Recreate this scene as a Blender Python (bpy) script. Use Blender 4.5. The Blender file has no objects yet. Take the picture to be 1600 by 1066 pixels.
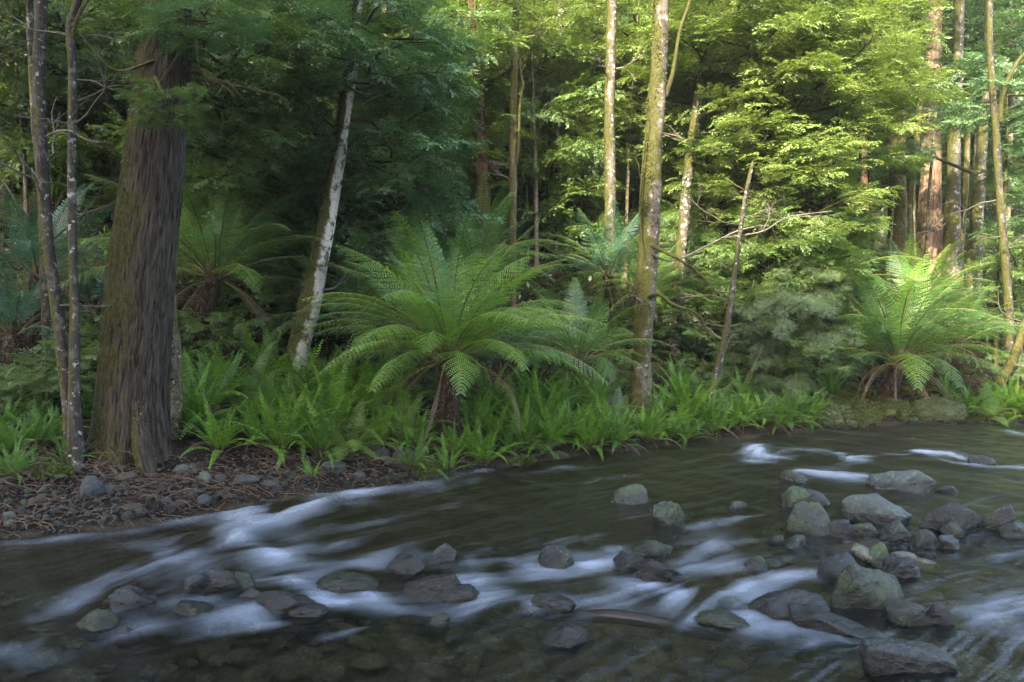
import bpy, math, random
import numpy as np
from mathutils import Vector, Matrix, noise

R = random.Random(7)
rng = np.random.default_rng(11)
sc = bpy.context.scene
col = sc.collection
rad = math.radians

# ------------------------------------------------------------------ camera
FPX = 1244.0            # focal length in pixels of the 1600 px wide photograph
CAM_H = 2.0
PITCH = math.atan((533 - 470) / FPX)
cam_d = bpy.data.cameras.new("camera")
cam_d.sensor_width = 36.0
cam_d.lens = 36.0 * FPX / 1600.0
cam_d.clip_start = 0.05
cam_d.clip_end = 600.0
cam = bpy.data.objects.new("camera", cam_d)
cam.location = (0, 0, CAM_H)
cam.rotation_euler = (rad(90) - PITCH, 0, 0)
col.objects.link(cam)
sc.camera = cam

# ------------------------------------------------------------------ sky, sun, exposure
SUN_EL, SUN_AZ = 33.0, 206.0      # azimuth clockwise from +Y (north); the sun stands behind the camera, to the left
world = bpy.data.worlds.new("World")
sc.world = world
world.use_nodes = True
wn = world.node_tree
for n in list(wn.nodes):
    wn.nodes.remove(n)
wo = wn.nodes.new("ShaderNodeOutputWorld")
bg = wn.nodes.new("ShaderNodeBackground")
sk = wn.nodes.new("ShaderNodeTexSky")
sk.sky_type = 'NISHITA'
sk.sun_disc = False
sk.sun_elevation = rad(SUN_EL)
sk.sun_rotation = rad(SUN_AZ)
sk.air_density = 1.0
sk.dust_density = 3.5
sk.ozone_density = 0.6
bg.inputs[1].default_value = 0.15
wn.links.new(sk.outputs[0], bg.inputs[0])
wn.links.new(bg.outputs[0], wo.inputs[0])

sun_d = bpy.data.lights.new("sun", 'SUN')
sun_d.energy = 3.3
sun_d.angle = rad(0.6)
sun_d.color = (1.0, 0.87, 0.60)
sun = bpy.data.objects.new("sun", sun_d)
az, el = rad(SUN_AZ), rad(SUN_EL)
to_sun = Vector((math.sin(az) * math.cos(el), math.cos(az) * math.cos(el), math.sin(el)))
sun.rotation_euler = to_sun.to_track_quat('Z', 'Y').to_euler()
sun.location = to_sun * 60
col.objects.link(sun)

vs = sc.view_settings
vs.view_transform = 'Standard'
vs.look = 'None'
vs.exposure = 3.42
vs.gamma = 1.0
vs.use_curve_mapping = False
sc.cycles.max_bounces = 6
sc.cycles.diffuse_bounces = 4
sc.cycles.glossy_bounces = 2
sc.cycles.transmission_bounces = 3
sc.cycles.transparent_max_bounces = 8
sc.cycles.caustics_reflective = False
sc.cycles.caustics_refractive = False
sc.cycles.sample_clamp_indirect = 4.0
sc.cycles.use_denoising = True

# ------------------------------------------------------------------ placing helpers
ca, sa = math.cos(PITCH), math.sin(PITCH)
def ray(u, v):
    x, z = (u - 800) / FPX, (533 - v) / FPX
    return np.array([x, ca + z * sa, z * ca - sa])
def at_z(u, v, z=0.0):
    d = ray(u, v)
    return np.array([0, 0, CAM_H]) + d * ((z - CAM_H) / d[2])
def at_y(u, v, y):
    d = ray(u, v)
    return np.array([0, 0, CAM_H]) + d * (y / d[1])
def to_px(p):
    x, y, z = p[0], p[1], p[2] - CAM_H
    yy, zz = y * ca - z * sa, y * sa + z * ca
    yy = max(yy, .01)
    return 800 + FPX * x / yy, 533 - FPX * zz / yy

_b = [(-60, -22), (-20, -2.5), (-9, 3.9)]
for u, v in [(0, 838), (100, 832), (200, 825), (350, 797), (560, 764), (700, 746), (800, 727), (900, 713),
             (1000, 701), (1100, 688), (1200, 680), (1300, 669), (1450, 661), (1600, 656)]:
    p = at_z(u, v)
    _b.append((p[0], p[1]))
_b += [(14, 14.6), (60, 22)]
BX, BY = np.array([p[0] for p in _b]), np.array([p[1] for p in _b])

def wob(x, y, f, s):
    return (np.sin(x * f * 1.0 + s) * np.cos(y * f * 1.13 + s * 2.1) + .5 * np.sin(x * f * 2.3 + y * f * 1.7 + s * 3.3)
            + .25 * np.sin(x * f * 4.9 - y * f * 5.3 + s * 5.7))
def sdist(x, y):
    slope = (np.interp(x + .5, BX, BY) - np.interp(x - .5, BX, BY))
    return (y - np.interp(x, BX, BY)) / np.sqrt(1 + slope ** 2)
BAR = at_z(1350, 865)
def G(x, y):
    x = np.asarray(x, float); y = np.asarray(y, float)
    s = sdist(x, y) + .06 * wob(x, y, 2.6, 1.0)
    up = np.interp(s, [0, .25, .9, 2.2, 3.4, 4.6, 6.5, 70], [0, .13, .32, .62, 1.35, 2.15, 3.1, 40])
    up = up + np.clip(s, 0, 1) * .03 * wob(x, y, 5.5, 2.0) + np.clip(s - 2, 0, 4) * .09 * wob(x, y, 1.1, 4.0)
    dn = np.interp(-s, [0, .25, .8, 2.2, 3.5], [0, -.10, -.26, -.42, -.40])
    dn = dn + .05 * wob(x, y, 1.9, 5.0)
    front = np.interp(y, [.2, 1.2, 3.4, 4.6, 6.5, 8.5], [.30, .0, -.20, -.24, -.30, -.40])
    dn = np.where(s < 0, np.maximum(dn, front + .03 * wob(x, y, 3.1, 2.2)) if True else dn, dn)
    dn = np.minimum(dn, np.interp(-s, [0, .25, .8], [0, -.10, -.2]) + np.clip((3.0 - y) * 1.0, 0, 3))
    d2 = ((x - BAR[0]) / 1.0) ** 2 + ((y - BAR[1]) / 1.25) ** 2
    dn = dn + .34 * np.exp(-d2 * 1.6)
    near = np.where(y < .2, .30 + (.2 - y) * .12, 0)
    return np.where(s > 0, up, dn + near)
def Gf(x, y):
    return float(G(x, y))
def hit(u, v):
    d = ray(u, v)
    o = np.array([0, 0, CAM_H])
    t = np.arange(3, 70, .02)
    P = o[None] + d[None] * t[:, None]
    g = G(P[:, 0], P[:, 1])
    k = np.argmax(P[:, 2] < g)
    return P[k] if P[k, 2] < g[k] else P[-1]

# ------------------------------------------------------------------ object helpers
def link(o, parent=None):
    col.objects.link(o)
    if parent is not None:
        o.parent = parent
    return o
def mesh_np(name, V, F, mats, smooth=False, mi=None, attrs=None):
    """V (n,3); F list of (k,m) index arrays."""
    me = bpy.data.meshes.new(name)
    V = np.asarray(V, np.float32)
    F = [np.asarray(f, np.int32) for f in F if len(f)]
    me.vertices.add(len(V))
    me.vertices.foreach_set("co", V.ravel())
    loops = np.concatenate([f.ravel() for f in F])
    tot = np.concatenate([np.full(len(f), f.shape[1], np.int32) for f in F])
    st = np.concatenate([[0], np.cumsum(tot)[:-1]]).astype(np.int32)
    me.loops.add(len(loops))
    me.loops.foreach_set("vertex_index", loops)
    me.polygons.add(len(tot))
    me.polygons.foreach_set("loop_start", st)
    me.polygons.foreach_set("loop_total", tot)
    for m in (mats if isinstance(mats, (list, tuple)) else [mats]):
        me.materials.append(m)
    if mi is not None:
        me.polygons.foreach_set("material_index", np.asarray(mi, np.int32))
    me.polygons.foreach_set("use_smooth", np.full(len(tot), bool(smooth)))
    for k, a in (attrs or {}).items():
        a = np.asarray(a, np.float32)
        if a.ndim == 1:
            me.attributes.new(k, 'FLOAT', 'POINT').data.foreach_set("value", a)
        else:
            me.attributes.new(k, 'FLOAT_VECTOR', 'POINT').data.foreach_set("vector", a.ravel())
    me.update(calc_edges=True)
    return me
def obj(name, me, parent=None, loc=None):
    o = bpy.data.objects.new(name, me)
    if loc is not None:
        o.location = loc
    return link(o, parent)
def tag(o, label, cat, group=None):
    o["label"] = label
    o["category"] = cat
    if group:
        o["group"] = group
    return o
def empty(name, loc, rz=0.0):
    o = bpy.data.objects.new(name, None)
    o.empty_display_size = .1
    o.location = loc
    o.rotation_euler = (0, 0, rz)
    return link(o)
AUTO = []
def auto(o, desc, cat, group, pos=None, tail="from the water"):
    p = pos if pos is not None else o.location
    AUTO.append((o, desc, cat, group, to_px(p), float(p[1]), tail))
    return o
MARKS = [(40, "at the left edge"), (150, "by the two thin grey trunks"), (330, "beside the great fissured trunk"),
         (440, "between the great and the white trunk"), (560, "beside the leaning white trunk"), (690, "left of the central tree fern"),
         (780, "by the dark stringy trunk"), (880, "right of the central tree fern"), (985, "by the pale lichen trunk"),
         (1060, "beside the moss banded trunk"), (1160, "right of the moss banded trunk"), (1260, "by the grey green shrub"),
         (1370, "left of the waterside tree fern"), (1450, "behind the waterside tree fern"), (1540, "below the stripped red trunk"), (1e9, "at the right edge")]
ORD = "first second third fourth fifth sixth seventh eighth ninth tenth eleventh twelfth thirteenth fourteenth fifteenth sixteenth seventeenth eighteenth nineteenth twentieth".split()
ORD += ["twenty " + o for o in ORD[:9]] + ["thirtieth"] + ["thirty " + o for o in ORD[:9]] + ["fortieth"]
def finish_labels():
    bins = {}
    for e in AUTO:
        u = e[4][0]
        m = next(k for k, (x, _) in enumerate(MARKS) if u < x)
        bins.setdefault((e[1], e[3], m), []).append(e)
    for (desc, grp, m), es in bins.items():
        es.sort(key=lambda e: e[5])
        for k, e in enumerate(es):
            tail = "" if len(es) == 1 else f", {ORD[min(k, len(ORD) - 1)]} {e[6]}"
            tag(e[0], f"{desc} {MARKS[m][1]}{tail}", e[2], grp)

# ------------------------------------------------------------------ materials
def new_mat(name):
    m = bpy.data.materials.new(name)
    m.use_nodes = True
    nt = m.node_tree
    for n in list(nt.nodes):
        nt.nodes.remove(n)
    return m, nt
class NT:
    def __init__(s, nt):
        s.nt = nt
    def n(s, typ, **kw):
        nd = s.nt.nodes.new(typ)
        for k, v in kw.items():
            if k.startswith("i_"):
                key = k[2:]
                nd.inputs[int(key) if key.isdigit() else key.replace("_", " ")].default_value = v
            else:
                setattr(nd, k, v)
        return nd
    def l(s, a, b):
        s.nt.links.new(a, b)
    def noise(s, vec, scale, detail=4, rough=.55, dist=0):
        n = s.n("ShaderNodeTexNoise")
        n.inputs["Scale"].default_value = scale
        n.inputs["Detail"].default_value = detail
        n.inputs["Roughness"].default_value = rough
        n.inputs["Distortion"].default_value = dist
        if vec is not None:
            s.l(vec, n.inputs["Vector"])
        return n.outputs[0]
    def ramp(s, fac, stops):
        r = s.n("ShaderNodeValToRGB")
        e = r.color_ramp.elements
        while len(e) < len(stops):
            e.new(.5)
        for k, (p, c) in enumerate(stops):
            e[k].position = p
            e[k].color = (c[0], c[1], c[2], 1) if not isinstance(c, (int, float)) else (c, c, c, 1)
        s.l(fac, r.inputs[0])
        return r.outputs[0]
    def math(s, op, a, b=None, clamp=False):
        m = s.n("ShaderNodeMath", operation=op)
        m.use_clamp = clamp
        for k, x in enumerate((a, b)):
            if x is None:
                continue
            if isinstance(x, (int, float)):
                m.inputs[k].default_value = x
            else:
                s.l(x, m.inputs[k])
        return m.outputs[0]
    def mix(s, fac, a, b, blend='MIX'):
        m = s.n("ShaderNodeMix", data_type='RGBA', blend_type=blend)
        for k, x in ((0, fac), (6, a), (7, b)):
            if isinstance(x, (int, float)):
                m.inputs[k].default_value = x
            elif isinstance(x, tuple):
                m.inputs[k].default_value = (x[0], x[1], x[2], 1)
            else:
                s.l(x, m.inputs[k])
        return m.outputs[2]
    def bump(s, h, strength=.5, dist=.02, normal=None):
        b = s.n("ShaderNodeBump")
        b.inputs["Strength"].default_value = strength
        b.inputs["Distance"].default_value = dist
        s.l(h, b.inputs["Height"])
        if normal is not None:
            s.l(normal, b.inputs["Normal"])
        return b.outputs[0]
    def out(s, sh):
        o = s.n("ShaderNodeOutputMaterial")
        s.l(sh, o.inputs[0])

def leaf_mat(name, c1, c2, trans=.35, gloss=.06, tcol=(1.25, 1.15, .5), rough=.42):
    m, nt = new_mat(name)
    t = NT(nt)
    geo = t.n("ShaderNodeNewGeometry")
    oi = t.n("ShaderNodeObjectInfo")
    n1 = t.noise(geo.outputs["Position"], 1.3, 3, .6)
    rnd = t.math('MULTIPLY', geo.outputs["Random Per Island"], .55)
    f = t.math('ADD', t.math('MULTIPLY', n1, .6), rnd)
    f = t.math('ADD', f, t.math('MULTIPLY', oi.outputs["Random"], .3))
    c = t.ramp(f, [(.25, c1), (1.0, c2)])
    dif = t.n("ShaderNodeBsdfDiffuse")
    t.l(c, dif.inputs[0])
    tr = t.n("ShaderNodeBsdfTranslucent")
    t.l(t.mix(1.0, c, tcol, 'MULTIPLY'), tr.inputs[0])
    mx = t.n("ShaderNodeMixShader", i_0=trans)
    t.l(dif.outputs[0], mx.inputs[1]); t.l(tr.outputs[0], mx.inputs[2])
    gl = t.n("ShaderNodeBsdfGlossy", i_Roughness=rough)
    gl.inputs[0].default_value = (.9, .95, 1, 1)
    m2 = t.n("ShaderNodeMixShader", i_0=gloss)
    t.l(mx.outputs[0], m2.inputs[1]); t.l(gl.outputs[0], m2.inputs[2])
    t.out(m2.outputs[0])
    return m
M = {}
M['leaf_shade_dark'] = leaf_mat("shade_dark_leaf", (.045, .092, .028), (.11, .18, .052), .42, .05)  # forest shade is mixed into this darker leaf colour
M['leaf_mid'] = leaf_mat("mid_leaf", (.050, .108, .028), (.125, .205, .055), .42, .06)
M['leaf_sunlit_yellow'] = leaf_mat("sunlit_yellow_leaf", (.085, .148, .030), (.20, .268, .072), .42, .05, (1.15, 1.1, .6))  # sun glow of the upper boughs is mixed into this leaf colour
M['leaf_shade_blue'] = leaf_mat("shade_blue_leaf", (.042, .095, .038), (.10, .18, .070), .38, .06, (1.1, 1.2, .7))  # cool shade is mixed into this blue green leaf colour
M['leaf_grey'] = leaf_mat("grey_leaf", (.036, .068, .020), (.088, .13, .042), .3, .04, (1.1, 1.1, .6))
M['frond'] = leaf_mat("tree_fern_frond", (.040, .115, .032), (.09, .19, .055), .35, .05)
M['frond_bright'] = leaf_mat("bright_frond", (.07, .17, .025), (.16, .29, .05), .4, .04)
M['frond_blue'] = leaf_mat("blue_green_frond", (.016, .065, .04), (.04, .11, .065), .3, .05, (1, 1.2, .8))
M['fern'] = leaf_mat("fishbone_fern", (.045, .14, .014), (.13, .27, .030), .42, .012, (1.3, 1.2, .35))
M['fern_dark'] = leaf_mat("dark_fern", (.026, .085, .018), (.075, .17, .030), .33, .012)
M['dead'] = leaf_mat("dead_frond", (.034, .022, .013), (.115, .075, .046), .15, .03, (1.2, .9, .7))
M['moss_tuft'] = leaf_mat("moss_tuft", (.022, .026, .008), (.085, .088, .020), .25, .02, (1.1, 1.1, .5))

M['moss_rock'] = leaf_mat("rock_moss_tuft", (.014, .026, .005), (.062, .085, .014), .2, .02, (1.1, 1.1, .5))
def simple_mat(name, c1, c2, scale=8, rough=.8, bump=.4, stretch=None, spec=.3):
    m, nt = new_mat(name)
    t = NT(nt)
    tc = t.n("ShaderNodeTexCoord")
    vec = tc.outputs["Object"]
    if stretch:
        mp = t.n("ShaderNodeMapping")
        mp.inputs["Scale"].default_value = stretch
        t.l(vec, mp.inputs["Vector"])
        vec = mp.outputs[0]
    n1 = t.noise(vec, scale, 6, .6)
    c = t.ramp(n1, [(.3, c1), (.7, c2)])
    p = t.n("ShaderNodeBsdfPrincipled", i_Roughness=rough)
    p.inputs["Specular IOR Level"].default_value = spec
    t.l(c, p.inputs["Base Color"])
    t.l(t.bump(n1, bump, .01), p.inputs["Normal"])
    t.out(p.outputs[0])
    return m
M['stem'] = simple_mat("frond_stem", (.05, .045, .02), (.10, .09, .03), 6)
M['twig'] = simple_mat("twig", (.05, .043, .035), (.15, .13, .11), 9)
M['twig_dark'] = simple_mat("dark_twig", (.03, .026, .02), (.09, .08, .065), 9)
M['litter'] = simple_mat("leaf_litter", (.03, .018, .012), (.13, .075, .045), 25)
M['root'] = simple_mat("root", (.02, .014, .010), (.12, .088, .065), 14)

def bark_mat(name, c1, c2, c3=None, band=0.0, moss=.5, mossdir=(-.8, -.2, .3), ridge=1.0, scale=1.0, lichen=.0, mosscol=((.015, .018, .006), (.070, .068, .018)), zlow=None, rough=.75):
    """Bark from the trunk's own coordinates (attribute bk: round the trunk and squeezed along it)."""
    m, nt = new_mat(name)
    t = NT(nt)
    at = t.n("ShaderNodeAttribute", attribute_name="bk")
    geo = t.n("ShaderNodeNewGeometry")
    tc = t.n("ShaderNodeTexCoord")
    b = at.outputs["Vector"]
    fis = t.noise(b, 14 * scale, 6, .62, .6)
    fis2 = t.noise(b, 42 * scale, 4, .6, .3)
    patch = t.noise(tc.outputs["Object"], 3.2, 4, .6)
    c = t.ramp(fis, [(.36, c1), (.62, c2)])
    if c3 is not None:
        sp = t.noise(tc.outputs["Object"], 11, 5, .65)
        c = t.mix(t.ramp(t.math('ADD', t.math('MULTIPLY', sp, .7), t.math('MULTIPLY', patch, .4)), [(.56, 0.), (.64, 1.)]), c, c3)
    if lichen > 0:
        li = t.noise(tc.outputs["Object"], 17, 3, .5)
        c = t.mix(t.ramp(li, [(.64 - .1 * lichen, 0.), (.70 - .1 * lichen, .75)]), c, (.30, .31, .29))
    dot = t.n("ShaderNodeVectorMath", operation='DOT_PRODUCT')
    t.l(geo.outputs["Normal"], dot.inputs[0])
    dot.inputs[1].default_value = mossdir
    mn = t.noise(tc.outputs["Object"], 2.3, 5, .65)
    mn2 = t.noise(tc.outputs["Object"], 13, 4, .65)
    mf = t.math('ADD', t.math('MULTIPLY', dot.outputs["Value"], .42), t.math('ADD', t.math('MULTIPLY', mn, 1.0), t.math('MULTIPLY', mn2, .35)))
    if band:
        mpb = t.n("ShaderNodeMapping"); mpb.inputs["Scale"].default_value = (.35, .35, 1.5)
        t.l(tc.outputs["Object"], mpb.inputs["Vector"])
        mf = t.math('ADD', mf, t.math('MULTIPLY', t.math('SUBTRACT', t.noise(mpb.outputs[0], 1.6, 3, .6), .5), band))
    lo = 1.12 - moss * .75
    mk = t.ramp(mf, [(max(0, lo - .06), 0.), (min(1, lo + .08), 1.)]) if lo < 1 else None
    if mk is None:
        mk = t.ramp(mf, [(.93, 0.), (1.0, 1.)])
    mc = t.ramp(t.noise(tc.outputs["Object"], 26, 4, .7), [(.32, mosscol[0]), (.7, mosscol[1])])
    c = t.mix(mk, c, mc)
    p = t.n("ShaderNodeBsdfPrincipled", i_Roughness=rough)
    p.inputs["Specular IOR Level"].default_value = .14
    t.l(c, p.inputs["Base Color"])
    h = t.math('ADD', t.math('MULTIPLY', fis, 1.0), t.math('MULTIPLY', fis2, .4))
    h = t.math('ADD', h, t.math('MULTIPLY', t.noise(tc.outputs["Object"], 60, 3, .7), t.math('MULTIPLY', mk, .5)))
    t.l(t.bump(h, .9 * ridge, .03), p.inputs["Normal"])
    t.out(p.outputs[0])
    return m
B = {}
B['great'] = bark_mat(band=.9, name='fissured_bark', c1=(.004, .0035, .003), c2=(.068, .057, .045), c3=None, moss=.62, mossdir=(-0.95, 0.1, 0.1), ridge=1.5, scale=3.0, lichen=0.0)
B['white'] = bark_mat(band=.5, name='white_bark', c1=(.27, .26, .24), c2=(.46, .45, .42), c3=(0.0740, 0.0592, 0.0444), moss=0.84, mossdir=(-1.15, 0.2, 0.1), ridge=0.4, scale=0.7, lichen=0)
B['band'] = bark_mat(band=1.6, name='mossy_banded_bark', c1=(0.0629, 0.0518, 0.0407), c2=(0.1097, 0.0981, 0.0837), c3=(0.0370, 0.0296, 0.0207), moss=0.74, mossdir=(-0.75, 0.1, 0.3), ridge=0.6, scale=0.8, lichen=0.3)
B['lichen'] = bark_mat(band=1.0, name='lichened_bark', c1=(0.0592, 0.0518, 0.0407), c2=(0.0981, 0.0895, 0.0750), c3=(0.0370, 0.0311, 0.0252), moss=0.6, mossdir=(-0.5, 0.1, 0.2), ridge=0.6, scale=1.0, lichen=0.8)
B['grey'] = bark_mat(band=1.0, name='thin_grey_bark', c1=(0.0163, 0.0148, 0.0133), c2=(0.0407, 0.0355, 0.0318), c3=(0.0888, 0.0829, 0.0740), moss=0.5, mossdir=(-0.6, 0, 0.3), ridge=0.5, scale=1.5, lichen=0.3)
B['stringy'] = bark_mat(name='dark_stringy_bark', c1=(0.0118, 0.0067, 0.0044), c2=(0.1184, 0.0629, 0.0407), c3=None, moss=0.25, mossdir=(-0.5, 0, 0.2), ridge=1.5, scale=1.6, lichen=0)
B['stripped'] = bark_mat(name='stripped_red_bark', c1=(0.0740, 0.0407, 0.0259), c2=(.19, .135, .10), c3=None, moss=0.25, mossdir=(-0.6, 0, 0.1), ridge=1.0, scale=1.7, lichen=0)
B['mossy'] = bark_mat(name='moss_covered_bark', c1=(0.0518, 0.0407, 0.0259), c2=(0.1702, 0.1406, 0.0962), c3=(0.0333, 0.0259, 0.0148), moss=0.8, mossdir=(-0.5, 0.1, 0.4), ridge=0.7, scale=1.0, lichen=0.3, mosscol=((0.022, 0.022, 0.007), (0.085, 0.078, 0.02)))
B['back'] = bark_mat(name='distant_bark', c1=(0.0592, 0.0481, 0.0370), c2=(0.1850, 0.1591, 0.1258), c3=(0.0370, 0.0296, 0.0222), moss=0.5, mossdir=(-0.4, 0, 0.2), ridge=0.6, scale=1.0, lichen=0.3)
B['fern'] = bark_mat(name='fibrous_fern_trunk', c1=(0.0044, 0.0030, 0.0022), c2=(0.0370, 0.0222, 0.0141), moss=.22, mossdir=(.3, -.2, .2), ridge=1.6, scale=2.4)
B['limb'] = bark_mat(name='limb_bark', c1=(.025, .021, .017), c2=(.085, .074, .06), c3=None, moss=.86, mossdir=(0, 0, 1.0), ridge=.5, scale=1.5, lichen=.0)

# ------------------------------------------------------------------ geometry: tubes
BKZ = .10
def catmull(P, n):
    P = np.asarray(P, float)
    m = len(P)
    if m == 2:
        t = np.linspace(0, 1, n)[:, None]
        return P[0] * (1 - t) + P[1] * t
    seg = np.r_[0, np.cumsum(np.linalg.norm(np.diff(P[:, :3], axis=0), axis=1))]
    s = np.linspace(0, seg[-1], n)
    out = np.zeros((n, P.shape[1]))
    k = np.clip(np.searchsorted(seg, s, 'right') - 1, 0, m - 2)
    t = ((s - seg[k]) / np.maximum(seg[k + 1] - seg[k], 1e-6))[:, None]
    p0 = P[np.maximum(k - 1, 0)]; p1 = P[k]; p2 = P[k + 1]; p3 = P[np.minimum(k + 2, m - 1)]
    return .5 * (2 * p1 + (p2 - p0) * t + (2 * p0 - 5 * p1 + 4 * p2 - p3) * t ** 2 + (3 * p1 - p0 - 3 * p2 + p3) * t ** 3)
def tube_np(P, rr, sides=8, rows=None, amp=0.0, ridge=0.0, flare=None, seed=0, lump=0.0):
    """returns V, quads, bk for a closed-end tube along points P with radii rr"""
    Q = np.c_[np.asarray(P, float), np.asarray(rr, float)]
    rows = rows or max(len(P) * 3, 4)
    Q = catmull(Q, rows)
    c, r = Q[:, :3], np.maximum(Q[:, 3], .0015)
    T = np.gradient(c, axis=0)
    T /= np.linalg.norm(T, axis=1)[:, None] + 1e-9
    a = np.array([1., 0, 0]) if abs(T[0, 0]) < .8 else np.array([0, 1., 0])
    N = np.zeros_like(T); n0 = a - T[0] * a.dot(T[0]); n0 /= np.linalg.norm(n0)
    for i in range(rows):
        n0 = n0 - T[i] * n0.dot(T[i]); n0 /= np.linalg.norm(n0); N[i] = n0
    Bn = np.cross(T, N)
    th = np.linspace(0, 2 * np.pi, sides, endpoint=False)
    L = np.r_[0, np.cumsum(np.linalg.norm(np.diff(c, axis=0), axis=1))]
    rho = np.repeat(r[:, None], sides, 1)
    Lg, Th = L[:, None], th[None]
    if amp:
        rho = rho * (1 + amp * (np.sin(Th * 2 + Lg * 1.3 + seed) * .5 + np.sin(Th * 3 - Lg * 2.1 + seed * 2) * .35 + np.sin(Th * 5 + Lg * 3.7 + seed * 3) * .2))
    if lump:
        rho = rho * (1 + lump * (np.sin(Lg * 5.3 + seed) * np.sin(Th * 2 + seed * 1.7 + Lg) + .6 * np.sin(Lg * 11.1 + seed * 2) * np.sin(Th * 3 + seed)))
    if ridge:
        k = 0
        for f, w in ((31, .7), (53, .8), (79, .7)):
            k = k + w * np.sin(Th * f + 2.2 * np.sin(Lg * (2.1 + f * .08) + f) + 1.3 * np.sin(Lg * 7.3 + f * 2 + Th * 3))
        rho = rho + ridge * (np.abs(k) - .9)
    if flare is not None:                                    # root buttresses near the base (start of the tube)
        fl, h, nroot = flare
        rho = rho * (1 + fl * np.exp(-Lg / h) * (.55 + .45 * np.cos(Th * nroot + seed + .6 * np.sin(Th * 2))))
    V = c[:, None] + rho[..., None] * (np.cos(Th)[..., None] * N[:, None] + np.sin(Th)[..., None] * Bn[:, None])
    bk = np.stack([np.cos(Th) * r[:, None], np.sin(Th) * r[:, None], np.repeat(Lg * BKZ, sides, 1)], -1)
    i = np.arange(rows - 1)[:, None] * sides
    j = np.arange(sides)[None]; j2 = (j + 1) % sides
    F = np.stack([i + j, i + j2, i + sides + j2, i + sides + j], -1).reshape(-1, 4)
    V = V.reshape(-1, 3); bk = bk.reshape(-1, 3)
    V = np.vstack([V, c[-1:] + T[-1:] * r[-1]]); bk = np.vstack([bk, [[0, 0, L[-1] * BKZ]]])
    tip = len(V) - 1
    b = (rows - 1) * sides
    F2 = np.array([[b + k, b + (k + 1) % sides, tip, tip] for k in range(sides)])
    return V, F, F2[:, :3], bk
class Acc:
    """collects tubes into one mesh"""
    def __init__(s):
        s.V, s.Q, s.T, s.bk, s.n = [], [], [], [], 0
    def tube(s, *a, **k):
        V, F, F2, bk = tube_np(*a, **k)
        s.V.append(V); s.Q.append(F + s.n); s.T.append(F2 + s.n); s.bk.append(bk); s.n += len(V)
        return s
    def mesh(s, name, mat, smooth=True):
        return mesh_np(name, np.vstack(s.V), [np.vstack(s.Q), np.vstack(s.T)], mat, smooth, attrs={"bk": np.vstack(s.bk)})

def wiggly(p0, d, L, n=6, k=.25, up=0.0, r=None):
    r = r or R
    P = [np.array(p0, float)]
    d = np.array(d, float); d /= np.linalg.norm(d)
    for _ in range(n):
        d = d + np.array([r.gauss(0, k), r.gauss(0, k), r.gauss(0, k) + up])
        d /= np.linalg.norm(d)
        P.append(P[-1] + d * L / n)
    return np.array(P)
def bare_branch(acc, p0, d, L, r0, depth=2, k=.22, up=0.0):
    """crooked bare branch with forks"""
    P = wiggly(p0, d, L, 6, k, up)
    acc.tube(P, np.linspace(r0, r0 * .3, len(P)), 5, 12)
    if depth > 0:
        for _ in range(R.randint(2, 4)):
            i = R.randint(2, 5)
            dd = P[i] - P[i - 1] + np.array([R.gauss(0, .6), R.gauss(0, .4), R.gauss(0.1, .5)]) * L / 6
            bare_branch(acc, P[i], dd, L * R.uniform(.3, .6), r0 * .5, depth - 1, k, up)

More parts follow.
